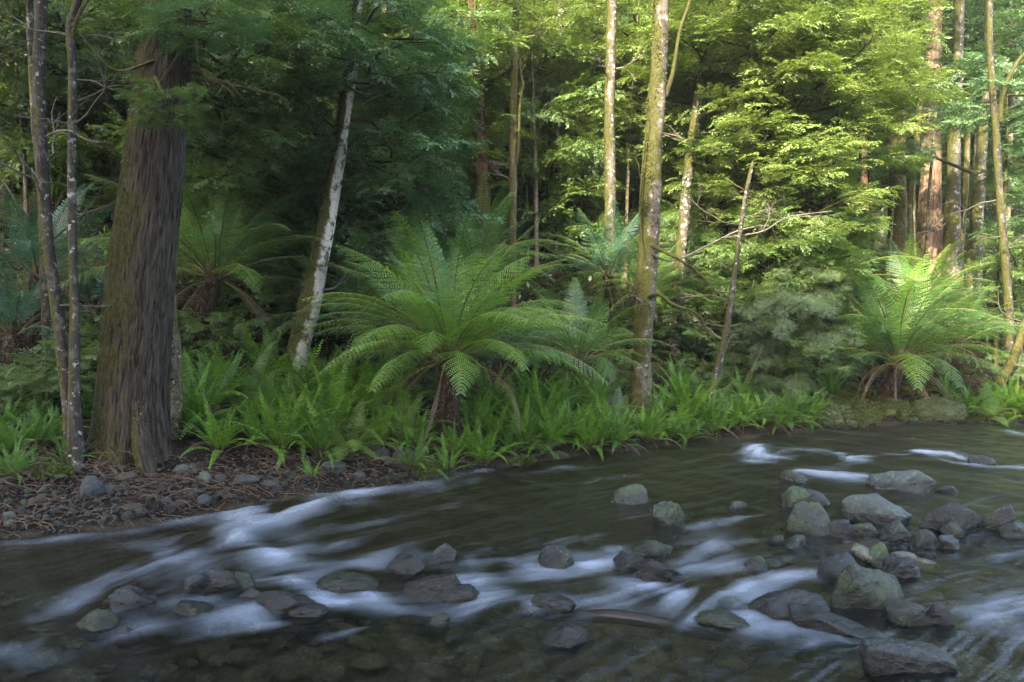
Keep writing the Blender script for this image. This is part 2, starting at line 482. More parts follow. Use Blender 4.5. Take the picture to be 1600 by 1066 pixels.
# ------------------------------------------------------------------ geometry: fronds
def frond_mesh(name, L, n, plen, a0, a1, pw=1.0, sub=0, mats=None, fwd=.35, droop=.25, start=.12, side=0.0, curl=.0, seed=0, stemr=.006):
    rs = np.random.default_rng(seed)
    K = 40
    t = np.linspace(0, 1, K)
    th = rad(a0) + (rad(a1) - rad(a0)) * t ** 1.25
    th = th - curl * np.clip(t - .8, 0, 1) * 8
    ds = L / (K - 1)
    y = np.r_[0, np.cumsum(np.cos(th[:-1]) * ds)]; z = np.r_[0, np.cumsum(np.sin(th[:-1]) * ds)]
    x = side * L * t ** 2
    C = np.stack([x, y, z], 1)
    V, Fq, mi = [], [], []
    nv = 0
    # rachis
    r = np.linspace(stemr, stemr * .25, K)
    T = np.gradient(C, axis=0); T /= np.linalg.norm(T, axis=1)[:, None]
    X = np.array([1., 0, 0]); Nn = np.cross(X[None], T); Nn /= np.linalg.norm(Nn, axis=1)[:, None]
    tri = [C + r[:, None] * (math.cos(a) * X + math.sin(a) * Nn) for a in (rad(90), rad(210), rad(330))]
    V.append(np.stack(tri, 1).reshape(-1, 3))
    for k in range(3):
        i = np.arange(K - 1) * 3
        Fq.append(np.stack([i + k, i + (k + 1) % 3, i + 3 + (k + 1) % 3, i + 3 + k], 1))
        mi.append(np.ones(K - 1, int))
    nv += K * 3
    for i in range(n):
        tt = start + (1 - start) * (i + .5) / n
        f = tt * (K - 1); k0 = min(int(f), K - 2); w = f - k0
        p = C[k0] * (1 - w) + C[k0 + 1] * w
        tg, nn = T[k0], Nn[k0]
        q = (tt - start) / (1 - start)
        prof = (min(1, .35 + q * 2.6)) * (1 - q) ** .62 * 1.0 if q < .97 else .16
        pl = plen * max(prof, .05)
        for s in (-1, 1):
            fw = fwd + .35 * q + rs.normal(0, .05)
            dr = droop + rs.normal(0, .06)
            e1 = s * X * 1.0 + tg * fw - nn * dr
            e1 /= np.linalg.norm(e1)
            e2 = tg - e1 * tg.dot(e1); e2 /= np.linalg.norm(e2)
            e3 = np.cross(e1, e2)
            if e3[2] < 0: e3 = -e3
            if sub == 0:
                wid = .5 * L * (1 - start) / n * pw
                us = np.array([0, .35, .75, 1.0])
                cen = p[None] + e1 * (us[:, None] * pl) - e3 * (us[:, None] ** 2 * pl * droop * .5) + e2 * (us[:, None] ** 2) * pl * .12
                ws = wid * np.array([1.0, .95, .6, .05])
                a = cen + e2 * ws[:, None]; b = cen - e2 * ws[:, None]
                vv = np.stack([a, b], 1).reshape(-1, 3)
                V.append(vv)
                j = np.arange(3) * 2 + nv
                Fq.append(np.stack([j, j + 1, j + 3, j + 2], 1)); mi.append(np.zeros(3, int))
                nv += 8
            else:
                m = max(4, int(sub * (.35 + .65 * pl / plen)))
                us = (np.arange(m) + .5) / m
                cen = p[None] + e1 * (us[:, None] * pl) - e3 * (us[:, None] ** 2 * pl * droop * .9) + e2 * (us[:, None] ** 2) * pl * .15
                sp = pl / m
                pn = .62 * L * (1 - start) / n * pw * (1 - us ** 2.2) ** .8 * min(1, 1.3 - .5 * q) + sp * .15
                for s2 in (-1, 1):
                    o1 = e2 * s2 * 1.0 + e1 * .35
                    o1 /= np.linalg.norm(o1)
                    tip = cen + o1 * pn[:, None] - e3 * pn[:, None] * .12
                    mid1 = cen + o1 * pn[:, None] * .45 + e1 * sp * .42
                    mid2 = cen + o1 * pn[:, None] * .45 - e1 * sp * .42
                    vv = np.stack([cen, mid1, tip, mid2], 1).reshape(-1, 3)
                    V.append(vv)
                    j = np.arange(m) * 4 + nv
                    Fq.append(np.stack([j, j + 1, j + 2, j + 3], 1)); mi.append(np.zeros(m, int))
                    nv += 4 * m
    return mesh_np(name, np.vstack(V), [np.vstack(Fq)], mats, False, np.concatenate(mi))

def frond_set(prefix, mat, specs, **kw):
    out = []
    for k, (a0, a1, side) in enumerate(specs):
        out.append(frond_mesh(f"{prefix}_{k}", a0=a0, a1=a1, side=side, seed=k + 1, mats=[mat, M['stem']], **kw))
    return out
TF = [(78, 40, .05), (66, 8, -.06), (52, -25, .08), (40, -26, -.08), (25, -42, .05)]      # upright ... drooping
tf_kw = dict(L=1.0, n=29, plen=.25, pw=.60, sub=14, fwd=.28, droop=.22, start=.14, stemr=.007)
TFR = {k: frond_set("tree_fern_frond_" + k, M[m], TF, **tf_kw) for k, m in
       (('mid', 'frond'), ('bright', 'frond_bright'), ('blue', 'frond_blue'))}
DEAD = frond_set("dead_frond_mesh", M['dead'], [(10, -88, .05), (-20, -95, -.1), (-40, -85, .15)], L=1.0, n=22, plen=.10, pw=.6, sub=5, fwd=.8, droop=.9, start=.2, stemr=.008)
FF = [(84, 58, .08), (76, 22, -.12), (66, -8, .14), (54, -32, -.14), (38, -55, .12), (80, 40, -.15)]
FRN = {k: frond_set("fishbone_" + k, M[m], FF, L=1.0, n=22, plen=.135, pw=.52, sub=0, fwd=.35, droop=.18, start=.18, stemr=.005) for k, m in
       (('bright', 'fern'), ('dark', 'fern_dark'))}

# ------------------------------------------------------------------ geometry: leafy crowns
def spray_proto(kind, rs):
    """leaves of one spray lying about the XY plane, growing along +Y from the origin, length 1.
    returns leaf centres, long axis, cross axis (scaled)"""
    c, a, b = [], [], []
    if kind == 'fine':
        nb, per, ll, lw = 7, 22, .13, .018
    elif kind == 'fan':
        nb, per, ll, lw = 9, 15, .078, .042
    else:
        nb, per, ll, lw = 8, 14, .095, .048
    for k in range(nb):
        t0 = k / nb * .75
        sgn = 1 if k % 2 else -1
        ang = sgn * rs.uniform(.45, 1.0) if k < nb - 1 else rs.uniform(-.2, .2)
        ln = (1 - t0) * rs.uniform(.55, .85)
        st = np.array([0, t0, 0])
        d = np.array([math.sin(ang), math.cos(ang), rs.normal(0, .12)])
        for q in range(per):
            f = (q + .5) / per
            s = 1 if q % 2 else -1
            p = st + d * ln * f + np.array([0, 0, -.18 * f * f * ln])
            la = ang + s * rs.uniform(.5, 1.1)
            ax = np.array([math.sin(la), math.cos(la), rs.normal(-.15, .3)])
            ax /= np.linalg.norm(ax)
            up = np.array([rs.normal(0, .35), rs.normal(0, .35), 1]); up /= np.linalg.norm(up)
            cr = np.cross(ax, up); cr /= np.linalg.norm(cr)
            sz = rs.uniform(.7, 1.25)
            c.append(p + ax * ll * .5 * sz); a.append(ax * ll * .5 * sz); b.append(cr * lw * .5 * sz)
    return np.array(c), np.array(a), np.array(b)
def rotz(a):
    c, s = math.cos(a), math.sin(a)
    return np.array([[c, -s, 0], [s, c, 0], [0, 0, 1]])
def rotx(a):
    c, s = math.cos(a), math.sin(a)
    return np.array([[1, 0, 0], [0, c, -s], [0, s, c]])
def roty(a):
    c, s = math.cos(a), math.sin(a)
    return np.array([[c, 0, s], [0, 1, 0], [-s, 0, c]])
def crown_geo(kind, seed, n_limb=14, n_sub=8, flat=.72, spray=.34, levels=None, leafscale=1.0, tilt=.35, droop=0.0):
    """crown of radius 1 round the origin: returns (leaf V, leaf F), limb Acc"""
    rs = np.random.default_rng(seed)
    protos = [spray_proto(kind, rs) for _ in range(4)]
    acc = Acc()
    LV = []
    sp_list = []
    for i in range(n_limb):
        azi = i * 2.399 + rs.uniform(-.3, .3)
        h = -.75 + 1.45 * (i + .5) / n_limb
        if levels: h = round(h * levels) / levels + rs.normal(0, .03)
        reach = math.sqrt(max(.12, 1 - (h / 1.05) ** 2)) * rs.uniform(.75, 1.12)
        z0 = (h - .35) * flat
        d = np.array([math.cos(azi), math.sin(azi), 0])
        p0 = np.array([rs.normal(0, .03), rs.normal(0, .03), z0])
        rise = rs.uniform(.05, .4) * flat
        pts = [p0, p0 + d * reach * .35 + [0, 0, rise * .6], p0 + d * reach * .7 + [rs.normal(0, .05), rs.normal(0, .05), rise], p0 + d * reach + [rs.normal(0, .08), rs.normal(0, .08), rise * (1 - droop)]]
        acc.tube(pts, [.020, .014, .009, .004], 4, 9)
        P = catmull(pts, 12)
        for k in range(n_sub):
            q = int(3 + 8 * (k + rs.uniform(0, 1)) / n_sub)
            base = P[min(q, 11)]
            sa_ = azi + rs.choice([-1, 1]) * rs.uniform(.35, 1.2)
            ln = rs.uniform(.18, .42) * (1.15 - q / 20)
            e = base + np.array([math.cos(sa_) * ln, math.sin(sa_) * ln, rs.normal(.02, .07) - droop * .15])
            acc.tube([base, (base + e) / 2 + rs.normal(0, .02, 3), e], [.006, .004, .002], 3, 5)
            for w in (.3, .65, 1.0):
                sp_list.append((base * (1 - w) + e * w, sa_ + rs.uniform(-.6, .6)))
        sp_list.append((P[-1], azi)); sp_list.append((P[8], azi + .8)); sp_list.append((P[9], azi - .8))
    for (p, a) in sp_list:
        c, ax, cr = protos[rs.integers(4)]
        s = spray * rs.uniform(.7, 1.25)
        Rm = rotz(a - math.pi / 2) @ rotx(rs.normal(-.05, tilt) - droop * 1.1) @ roty(rs.normal(0, tilt))
        C = (c * s) @ Rm.T + p
        A = (ax * s * leafscale) @ Rm.T
        Bc = (cr * s * leafscale) @ Rm.T
        LV.append(np.stack([C - A, C + Bc - A * .1, C + A, C - Bc - A * .1], 1).reshape(-1, 3))
    V = np.vstack(LV)
    F = np.arange(len(V)).reshape(-1, 4)
    return V, F, acc
CROWN = {}
def crown_kind(key, mats, **kw):
    V, F, acc = crown_geo(**kw)
    limb = acc.mesh("limbs_" + key, B['limb'])
    me = mesh_np(f"crown_{key}", V, [F], M[mats[0]])
    for m in mats:
        CROWN.setdefault(m, []).append((me, limb))
crown_kind('a', ['leaf_shade_dark', 'leaf_shade_blue', 'leaf_mid'], kind='round', seed=1, flat=.8)
crown_kind('b', ['leaf_shade_dark', 'leaf_mid', 'leaf_shade_blue'], kind='fan', seed=2, flat=.7)
crown_kind('c', ['leaf_sunlit_yellow', 'leaf_mid'], kind='fan', seed=3, flat=.55, levels=3, tilt=.22)
crown_kind('d', ['leaf_sunlit_yellow', 'leaf_mid'], kind='fan', seed=4, flat=.65, levels=4, tilt=.25)
crown_kind('e', ['leaf_sunlit_yellow', 'leaf_shade_dark'], kind='round', seed=5, flat=.8)
crown_kind('f', ['leaf_grey'], kind='fine', seed=6, flat=.9, droop=.7, spray=.40, n_limb=15)
crown_kind('g', ['leaf_grey', 'leaf_mid'], kind='fine', seed=7, flat=.85, droop=.4, spray=.36)

# ------------------------------------------------------------------ the ground
def spaced(lo, hi, near_lo, near_hi, step, grow):
    a = list(np.arange(near_lo, near_hi, step))
    x, s = near_hi, step
    up = []
    while x < hi:
        up.append(x); s *= grow; x += s
    x, s = near_lo - step, step
    dn = []
    while x > lo:
        dn.append(x); s *= grow; x -= s
    return np.array(dn[::-1] + a + up)
gx = spaced(-70, 80, -7, 10, .055, 1.09)
gy = spaced(-40, 85, 2.5, 16, .05, 1.07)
X, Y = np.meshgrid(gx, gy)
Z = G(X, Y)
S = sdist(X, Y)
Z = Z + np.where(S > .03, .018 * wob(X, Y, 17, 1.) * np.clip(S * 3, 0, 1) + .010 * wob(X, Y, 41, 2.), .012 * wob(X, Y, 9, 3.))
V = np.stack([X, Y, Z], -1).reshape(-1, 3)
ny, nx = X.shape
i = (np.arange(ny - 1)[:, None] * nx + np.arange(nx - 1)[None])
F = np.stack([i, i + 1, i + nx + 1, i + nx], -1).reshape(-1, 4)
def ground_mat():
    m, nt = new_mat("ground_soil")
    t = NT(nt)
    geo = t.n("ShaderNodeNewGeometry")
    at = t.n("ShaderNodeAttribute", attribute_name="bank")
    P = geo.outputs["Position"]
    n1 = t.noise(P, 3.0, 6, .65); n2 = t.noise(P, 22, 5, .65); n3 = t.noise(P, 1.1, 4, .6)
    soil = t.ramp(n2, [(.32, (.003, .0022, .0018)), (.55, (.010, .0072, .0055)), (.75, (.034, .025, .019))])
    litter = t.mix(t.ramp(n1, [(.5, 0.), (.62, 1.)]), soil, (.016, .010, .007))
    moss = t.mix(t.ramp(t.noise(P, 2.2, 5, .7), [(.48, 0.), (.6, .8)]), litter, (.035, .05, .014))
    slope = t.ramp(t.math('MULTIPLY', at.outputs["Fac"], .25), [(.25, 0.), (.6, 1.)])
    c = t.mix(slope, litter, moss)
    bed = t.ramp(n2, [(.3, (.010, .009, .006)), (.7, (.038, .033, .023))])
    under = t.ramp(at.outputs["Fac"], [(.0, 1.), (.06, 0.)])
    c = t.mix(under, c, bed)
    p = t.n("ShaderNodeBsdfPrincipled", i_Roughness=.9)
    p.inputs['Specular IOR Level'].default_value = .12
    t.l(c, p.inputs["Base Color"])
    t.l(t.bump(t.math('ADD', n2, t.math('MULTIPLY', t.noise(P, 70, 3, .6), .4)), .8, .03), p.inputs["Normal"])
    t.out(p.outputs[0])
    return m
g = obj("ground", mesh_np("ground", V, [F], ground_mat(), True, attrs={"bank": S.ravel()}))
g["kind"] = "structure"

# ------------------------------------------------------------------ the water
FOAM = [  # pixels of the photograph along each white streak (downstream last), half width in metres, strength
    ([(760, 736), (640, 760), (560, 776), (450, 795), (330, 809), (200, 834), (80, 845), (0, 850)], .10, .60),
    ([(560, 770), (500, 783), (440, 800), (400, 822), (372, 850)], .16, .75),
    ([(400, 826), (378, 846), (400, 862), (440, 868)], .12, 1.0),
    ([(420, 860), (470, 872), (540, 880)], .12, .35),
    ([(900, 730), (780, 748), (640, 772), (520, 790), (430, 805)], .13, .30),
    ([(400, 800), (330, 828), (250, 860), (160, 915), (95, 962)], .16, .42),
    ([(300, 868), (240, 895), (190, 930), (175, 955)], .10, .45),
    ([(380, 855), (300, 880), (260, 910)], .20, .22),
    ([(170, 935), (120, 955), (60, 990), (0, 1020)], .16, .35),
    ([(600, 893), (560, 884), (520, 893), (470, 905), (405, 908)], .07, .85),
    ([(455, 915), (480, 930), (500, 945), (535, 945)], .09, .85),
    ([(575, 930), (600, 950), (640, 962)], .08, .5),
    ([(330, 940), (280, 945), (235, 945)], .07, .5),
    ([(700, 905), (735, 925), (780, 945), (830, 950)], .13, .85),
    ([(735, 880), (760, 868), (775, 858)], .08, .75),
    ([(745, 915), (790, 900), (840, 905)], .09, .45),
    ([(960, 855), (940, 870), (905, 892), (860, 905), (800, 930), (740, 950)], .12, .62),
    ([(900, 885), (950, 885), (965, 878)], .07, .95),
    ([(800, 880), (850, 895), (900, 900)], .06, .5),
    ([(960, 912), (1010, 925), (1070, 935), (1140, 932), (1170, 915)], .10, .62),
    ([(1030, 928), (1060, 945), (1080, 968)], .12, .65),
    ([(1100, 928), (1130, 950), (1170, 968), (1210, 975)], .12, .62),
    ([(1180, 806), (1130, 814), (1085, 825), (1060, 835)], .09, .50),
    ([(1160, 830), (1100, 845), (1050, 860), (1020, 875)], .14, .25),
    ([(1200, 850), (1130, 860), (1080, 870)], .12, .25),
    ([(1150, 885), (1110, 895), (1080, 910)], .10, .35),
    ([(1290, 900), (1230, 905), (1180, 905)], .10, .30),
    ([(1180, 698), (1190, 710), (1225, 718), (1262, 720)], .14, 1.0),
    ([(1180, 696), (1240, 700), (1290, 706), (1330, 712)], .10, .38),
    ([(1170, 722), (1220, 727)], .10, .55),
    ([(1250, 738), (1290, 743), (1340, 745), (1375, 745)], .12, .95),
    ([(1310, 709), (1322, 715), (1332, 722), (1350, 714), (1410, 711)], .10, .95),
    ([(1430, 706), (1455, 708), (1480, 712), (1500, 716)], .09, .95),
    ([(1468, 722), (1500, 727), (1560, 731), (1620, 732)], .10, .85),
    ([(1540, 716), (1580, 720), (1620, 722)], .08, .55),
    ([(1570, 674), (1600, 679), (1630, 682)], .12, .60),
    ([(1650, 945), (1600, 962), (1560, 990)], .16, .7),
    ([(1640, 965), (1560, 960), (1490, 955)], .10, .14),
    ([(1600, 862), (1550, 862), (1500, 850)], .09, .35),
    ([(1620, 900), (1560, 905), (1500, 915), (1440, 925)], .12, .14),
    ([(760, 952), (700, 962), (640, 958), (580, 970), (540, 985)], .09, .50),
    ([(530, 985), (470, 992), (425, 985), (400, 970)], .09, .45),
    ([(420, 1000), (390, 1020), (370, 1045)], .08, .30),
    ([(330, 985), (200, 1005), (80, 1030), (0, 1050)], .16, .18),
    ([(1190, 960), (1150, 975), (1090, 975)], .08, .45),
    ([(1360, 985), (1310, 1000), (1270, 1010)], .07, .35),
    ([(1000, 945), (900, 960), (830, 975), (780, 985)], .12, .25),
    ([(1260, 872), (1050, 880), (800, 890), (520, 925), (250, 965)], .40, .12), ([(560, 800), (400, 850), (200, 930), (60, 1000)], .34, .14),
    ([(880, 845), (840, 862), (820, 880)], .10, .45), ([(940, 835), (900, 850), (860, 862)], .16, .28), ([(1110, 850), (1090, 875), (1060, 895)], .12, .4),
    ([(1240, 880), (1200, 915), (1150, 940)], .12, .4), ([(1000, 900), (960, 930), (900, 945)], .12, .45), ([(640, 855), (600, 875), (560, 880)], .12, .4),
    ([(520, 850), (470, 860), (430, 880)], .14, .35), ([(430, 940), (380, 960), (330, 975)], .1, .4), ([(560, 985), (520, 1000), (480, 1010)], .1, .3),
    ([(260, 970), (220, 985), (150, 1000)], .1, .3), ([(1300, 1000), (1240, 985), (1180, 990)], .1, .35), ([(700, 790), (640, 800), (560, 820)], .16, .22), ([(1010, 740), (930, 752), (860, 765)], .1, .2),
]
ty = spaced(1.0, 60, 3.0, 14.0, .03, 1.08)
rows = [3.2]
while rows[-1] < 14.2:
    rows.append(rows[-1] + .0042 * rows[-1])
rows = np.array([0.2, .8, 1.4, 2.0, 2.5, 2.9] + rows + []) if False else np.concatenate([[0.2, .8, 1.4, 2.0, 2.4, 2.8, 3.0], np.array(rows), [14.6, 15.4, 17, 20, 26]])
tcol = np.concatenate([[-9, -6, -4, -2.6, -1.7, -1.2, -.9, -.78], np.linspace(-.68, .68, 560), [.78, .9, 1.2, 1.7, 2.6, 4, 6, 9]])
WY, WT = np.meshgrid(rows, tcol, indexing='ij')
WX = WT * (WY + .6)
S = sdist(WX, WY)
# stroke mask and flow field
mask = np.zeros_like(WX); fx = np.full_like(WX, -1.0); fy = np.full_like(WX, -.38)
sl = np.interp(WX + .6, BX, BY) - np.interp(WX - .6, BX, BY)
fy = -sl / 1.2 * np.clip(1 - S * 0, 0, 1)
wsum = np.full_like(WX, .9)
fy = fy - .35 * np.clip((8 - WY) / 4, 0, 1)
fx, fy = fx * wsum, fy * wsum
for pts, w, st in FOAM:
    P = np.array([at_z(u, v)[:2] for u, v in pts])
    P = catmull(np.c_[P, np.zeros(len(P))], max(4, len(P) * 3))[:, :2]
    n = len(P) - 1
    best = np.full_like(WX, 1e9); bt = np.zeros_like(WX); dx = np.zeros_like(WX); dy = np.zeros_like(WX)
    lo, hi = P.min(0) - 1.6, P.max(0) + 1.6
    for k in range(n):
        a, b = P[k], P[k + 1]; ab = b - a; l2 = ab.dot(ab) + 1e-9
        t = np.clip(((WX - a[0]) * ab[0] + (WY - a[1]) * ab[1]) / l2, 0, 1)
        d = np.hypot(WX - a[0] - t * ab[0], WY - a[1] - t * ab[1])
        m = d < best
        best = np.where(m, d, best); bt = np.where(m, (k + t) / n, bt)
        l = math.sqrt(l2); dx = np.where(m, ab[0] / l, dx); dy = np.where(m, ab[1] / l, dy)
    wl = 1.05 * w * (.65 + .7 * np.sin(np.pi * np.clip(bt, .05, .95)))
    prof = np.exp(-(best / wl) ** 2 * 1.1) * (1 - .25 * bt)
    prof = .72 * prof + .20 * np.exp(-(best / (wl * 2.6)) ** 2)
    mask = 1 - (1 - mask) * (1 - np.clip(prof * st * .60, 0, .82))
    ww = np.exp(-(best / (w * 1.8)) ** 2) * 1.6
    sg = np.where(dx * (-.85) + dy * (-.5) < 0, -1., 1.)
    dx, dy = dx * sg, dy * sg
    fx += dx * ww; fy += dy * ww; wsum += ww
l = np.hypot(fx, fy) + 1e-6
fx, fy = fx / l, fy / l
# line integral convolution of noise along the flow, on the grid itself
gi = np.interp(WY, rows, np.arange(len(rows))); gj = np.tile(np.arange(len(tcol))[None], (len(rows), 1)).astype(float)
drow = np.gradient(rows)[:, None] * np.ones_like(WX)
dtc = np.gradient(tcol)[None] * np.ones_like(WX)
vi = fy / drow
vj = (fx - WT * fy) / ((WY + .6) * dtc)
def samp(A, I, J):
    I = np.clip(I, 0, A.shape[0] - 1.001); J = np.clip(J, 0, A.shape[1] - 1.001)
    i0 = I.astype(int); j0 = J.astype(int); a = I - i0; b = J - j0
    return A[i0, j0] * (1 - a) * (1 - b) + A[i0 + 1, j0] * a * (1 - b) + A[i0, j0 + 1] * (1 - a) * b + A[i0 + 1, j0 + 1] * a * b
def blur(A, n):
    for _ in range(n):
        A = (A + np.roll(A, 1, 0) + np.roll(A, -1, 0) + np.roll(A, 1, 1) + np.roll(A, -1, 1)) / 5
    return A
def lic(A, L, step):
    out = A.copy(); w = 1.0
    for sgn in (1, -1):
        I, J = gi.copy(), gj.copy()
        for k in range(int(L / step)):
            a, b = samp(vi, I, J), samp(vj, I, J)
            I = I + sgn * a * step; J = J + sgn * b * step
            out += samp(A, I, J)
        w += int(L / step)
    out /= w
    return (out - out.mean()) / (out[:, 8:-8].std() + 1e-9)
n_f = blur(rng.standard_normal(WX.shape), 1)
n_m = blur(rng.standard_normal(WX.shape), 16)
fine = lic(n_f, .30, .02)
med = lic(n_m, .34, .025)
broad = lic(blur(rng.standard_normal(WX.shape), 60), .16, .02)
broad /= broad[10:-8, 20:-20].std()
med /= med[10:-8, 20:-20].std(); fine /= fine[10:-8, 20:-20].std()
streak = .70 * med + .36 * fine
foam = mask * np.clip(.58 + .32 * streak + .36 * broad, .0, 1.5) + .022 * np.clip(streak * .7 + broad * .7 - .4, 0, 3) * np.clip(1 - S * 0, 0, 1)
edge = blur(mask, 12)
foam = np.clip(foam * .90 - .05, 0, 1)
foam = np.where(S > 0, foam * np.exp(-S * 6), foam)
wz = .010 * med * (.35 + 1.3 * edge) + .003 * fine * (.5 + edge) + .045 * edge + .012 * wob(WX, WY, 2.2, 6.) + .006 * wob(WX, WY, 6.1, 1.)
wz *= np.clip((WY - 1) / 2, 0, 1)
depth = np.clip(-(G(WX, WY)), 0, 1)
V = np.stack([WX, WY, wz], -1).reshape(-1, 3)
ny, nx = WX.shape
i = (np.arange(ny - 1)[:, None] * nx + np.arange(nx - 1)[None])
F = np.stack([i, i + 1, i + nx + 1, i + nx], -1).reshape(-1, 4)
Sm = S.ravel()
keep = (Sm[F] < 1.2).any(1)
F = F[keep]
def water_mat():
    m, nt = new_mat("river_water")
    t = NT(nt)
    fo = t.n("ShaderNodeAttribute", attribute_name="foam").outputs["Fac"]
    de = t.n("ShaderNodeAttribute", attribute_name="depth").outputs["Fac"]
    st = t.n("ShaderNodeAttribute", attribute_name="streak").outputs["Fac"]
    geo = t.n("ShaderNodeNewGeometry")
    P = geo.outputs["Position"]
    mp = t.n("ShaderNodeMapping"); mp.inputs["Rotation"].default_value = (0, 0, rad(-22)); mp.inputs["Scale"].default_value = (1.2, 5, 1)
    t.l(P, mp.inputs["Vector"])
    n1 = t.noise(mp.outputs[0], 3.0, 4, .6, .5)
    n2 = t.noise(P, 9, 4, .6, .8)
    h = t.math('ADD', t.math('MULTIPLY', n1, .5), t.math('ADD', t.math('MULTIPLY', st, .05), t.math('MULTIPLY', n2, .18)))
    nrm = t.bump(h, .35, .06)
    tr = t.n("ShaderNodeBsdfTransparent"); tr.inputs[0].default_value = (.74, .71, .58, 1)
    murk = t.n("ShaderNodeBsdfDiffuse")
    murk.inputs[0].default_value = (.0085, .0085, .005, 1)
    t.l(nrm, murk.inputs["Normal"])
    dm = t.ramp(de, [(.03, .0), (.25, .10), (.44, .90)])
    body = t.n("ShaderNodeMixShader")
    t.l(dm, body.inputs[0]); t.l(tr.outputs[0], body.inputs[1]); t.l(murk.outputs[0], body.inputs[2])
    gl = t.n("ShaderNodeBsdfGlossy", i_Roughness=.22)
    t.l(nrm, gl.inputs["Normal"])
    fr = t.n("ShaderNodeFresnel", i_IOR=1.34)
    t.l(nrm, fr.inputs["Normal"])
    s1 = t.n("ShaderNodeMixShader")
    t.l(fr.outputs[0], s1.inputs[0]); t.l(body.outputs[0], s1.inputs[1]); t.l(gl.outputs[0], s1.inputs[2])
    foam = t.n("ShaderNodeBsdfDiffuse"); foam.inputs[0].default_value = (.30, .36, .45, 1)
    s2 = t.n("ShaderNodeMixShader")
    ff = t.math('MULTIPLY', fo, t.ramp(n2, [(.25, .75), (.7, 1.)]), clamp=True)
    t.l(ff, s2.inputs[0]); t.l(s1.outputs[0], s2.inputs[1]); t.l(foam.outputs[0], s2.inputs[2])
    t.out(s2.outputs[0])
    return m
w = obj("river_water", mesh_np("river_water", V, [F], water_mat(), True, attrs={"foam": foam.ravel(), "depth": depth.ravel(), "streak": streak.ravel()}))
w["kind"] = "structure"

# ------------------------------------------------------------------ rocks
def ico(level):
    import bmesh
    bm = bmesh.new()
    bmesh.ops.create_icosphere(bm, subdivisions=level, radius=1)
    V = np.array([v.co[:] for v in bm.verts]); F = np.array([[v.index for v in f.verts] for f in bm.faces])
    bm.free()
    return V, F
ICO = {k: ico(k) for k in (2, 3, 4, 5)}
def rock_mesh(name, size, mat, seed, level=5, angular=.5, rough=.05, flat=0.0):
    V0, F = ICO[level]
    rs = np.random.default_rng(seed)
    npl = 12
    N = rs.normal(0, 1, (npl, 3)); N[:, 2] = N[:, 2] * (.8 + flat); N /= np.linalg.norm(N, axis=1)[:, None]
    D = rs.uniform(.52, .80, npl)
    dt = V0 @ N.T
    rr = np.where(dt > .05, D[None] / np.maximum(dt, .05), 9.)
    k = 34.0
    soft = -np.log(np.exp(-k * np.minimum(rr, 1.25)).sum(1) + math.exp(-k * 1.15)) / k
    rad_ = (1 - angular) * 1.0 + angular * soft * 1.1
    V = V0 * rad_[:, None]
    off = Vector((seed * 3.1, seed * 1.7, 0))
    ns = np.array([noise.fractal(Vector(v) * 1.6 + off, .9, 2.1, 3) for v in V0])
    if level >= 4:
        ns2 = np.array([noise.fractal(Vector(v) * 6 + off, .8, 2.1, 4) for v in V0])
        V = V * (1 + rough * 1.3 * ns + rough * .5 * ns2)[:, None]
    else:
        V = V * (1 + rough * ns)[:, None]
    V = V / np.abs(V).max(0)
    V = V * (np.array(size) / 2)
    return mesh_np(name, V, [F], mat, True)
def rock_mat(name, c1, c2, algae=.4, speck=.3, wetz=.05, acol=(.035, .055, .018), wetall=0.0, wetk=.72):
    m, nt = new_mat(name)
    t = NT(nt)
    tc = t.n("ShaderNodeTexCoord"); geo = t.n("ShaderNodeNewGeometry")
    O = tc.outputs["Object"]
    oi = t.n("ShaderNodeObjectInfo")
    ad = t.n("ShaderNodeVectorMath", operation='ADD')
    t.l(O, ad.inputs[0]); 
    cmb = t.n("ShaderNodeCombineXYZ"); t.l(t.math('MULTIPLY', oi.outputs["Random"], 40), cmb.inputs[0]); t.l(cmb.outputs[0], ad.inputs[1])
    O = ad.outputs[0]
    n1 = t.noise(O, 5, 6, .65, .3); n2 = t.noise(O, 28, 5, .7); n3 = t.noise(O, 2.5, 4, .6)
    c = t.ramp(n1, [(.32, c1), (.68, c2)])
    c = t.mix(t.ramp(n2, [(.40, .55), (.62, 0.)]), c, (c1[0] * .4, c1[1] * .4, c1[2] * .4))
    if speck:
        c = t.mix(t.ramp(t.noise(O, 55, 2, .5), [(.70 - .05 * speck, 0.), (.76 - .05 * speck, .6)]), c, (.19, .20, .19))
    if algae:
        c = t.mix(t.ramp(t.math('ADD', n3, t.math('MULTIPLY', n2, .25)), [(.76 - .3 * algae, 0.), (.88 - .3 * algae, .85)]), c, acol)
    sep = t.n("ShaderNodeSeparateXYZ"); t.l(geo.outputs["Position"], sep.inputs[0])
    z = t.math('ADD', sep.outputs[2], t.math('MULTIPLY', t.math('SUBTRACT', n3, .5), .10))
    wet = t.ramp(t.math('ADD', t.math('MULTIPLY', z, 2.0), .3), [(.36 + wetz * 1.2, 1.), (.44 + wetz * 2.4, wetall)])
    c = t.mix(wet, c, t.mix(wetk, c, (.004, .004, .003)))
    p = t.n("ShaderNodeBsdfPrincipled")
    t.l(c, p.inputs["Base Color"])
    r = t.math('SUBTRACT', t.math('ADD', .42, t.math('MULTIPLY', n1, .5)), t.math('MULTIPLY', wet, .46))
    p.inputs['Specular IOR Level'].default_value = .38
    t.l(r, p.inputs["Roughness"])
    t.l(t.bump(t.math('ADD', t.math('MULTIPLY', n1, 1.), t.math('MULTIPLY', n2, .45)), 1.0, .055), p.inputs["Normal"])
    t.out(p.outputs[0])
    return m
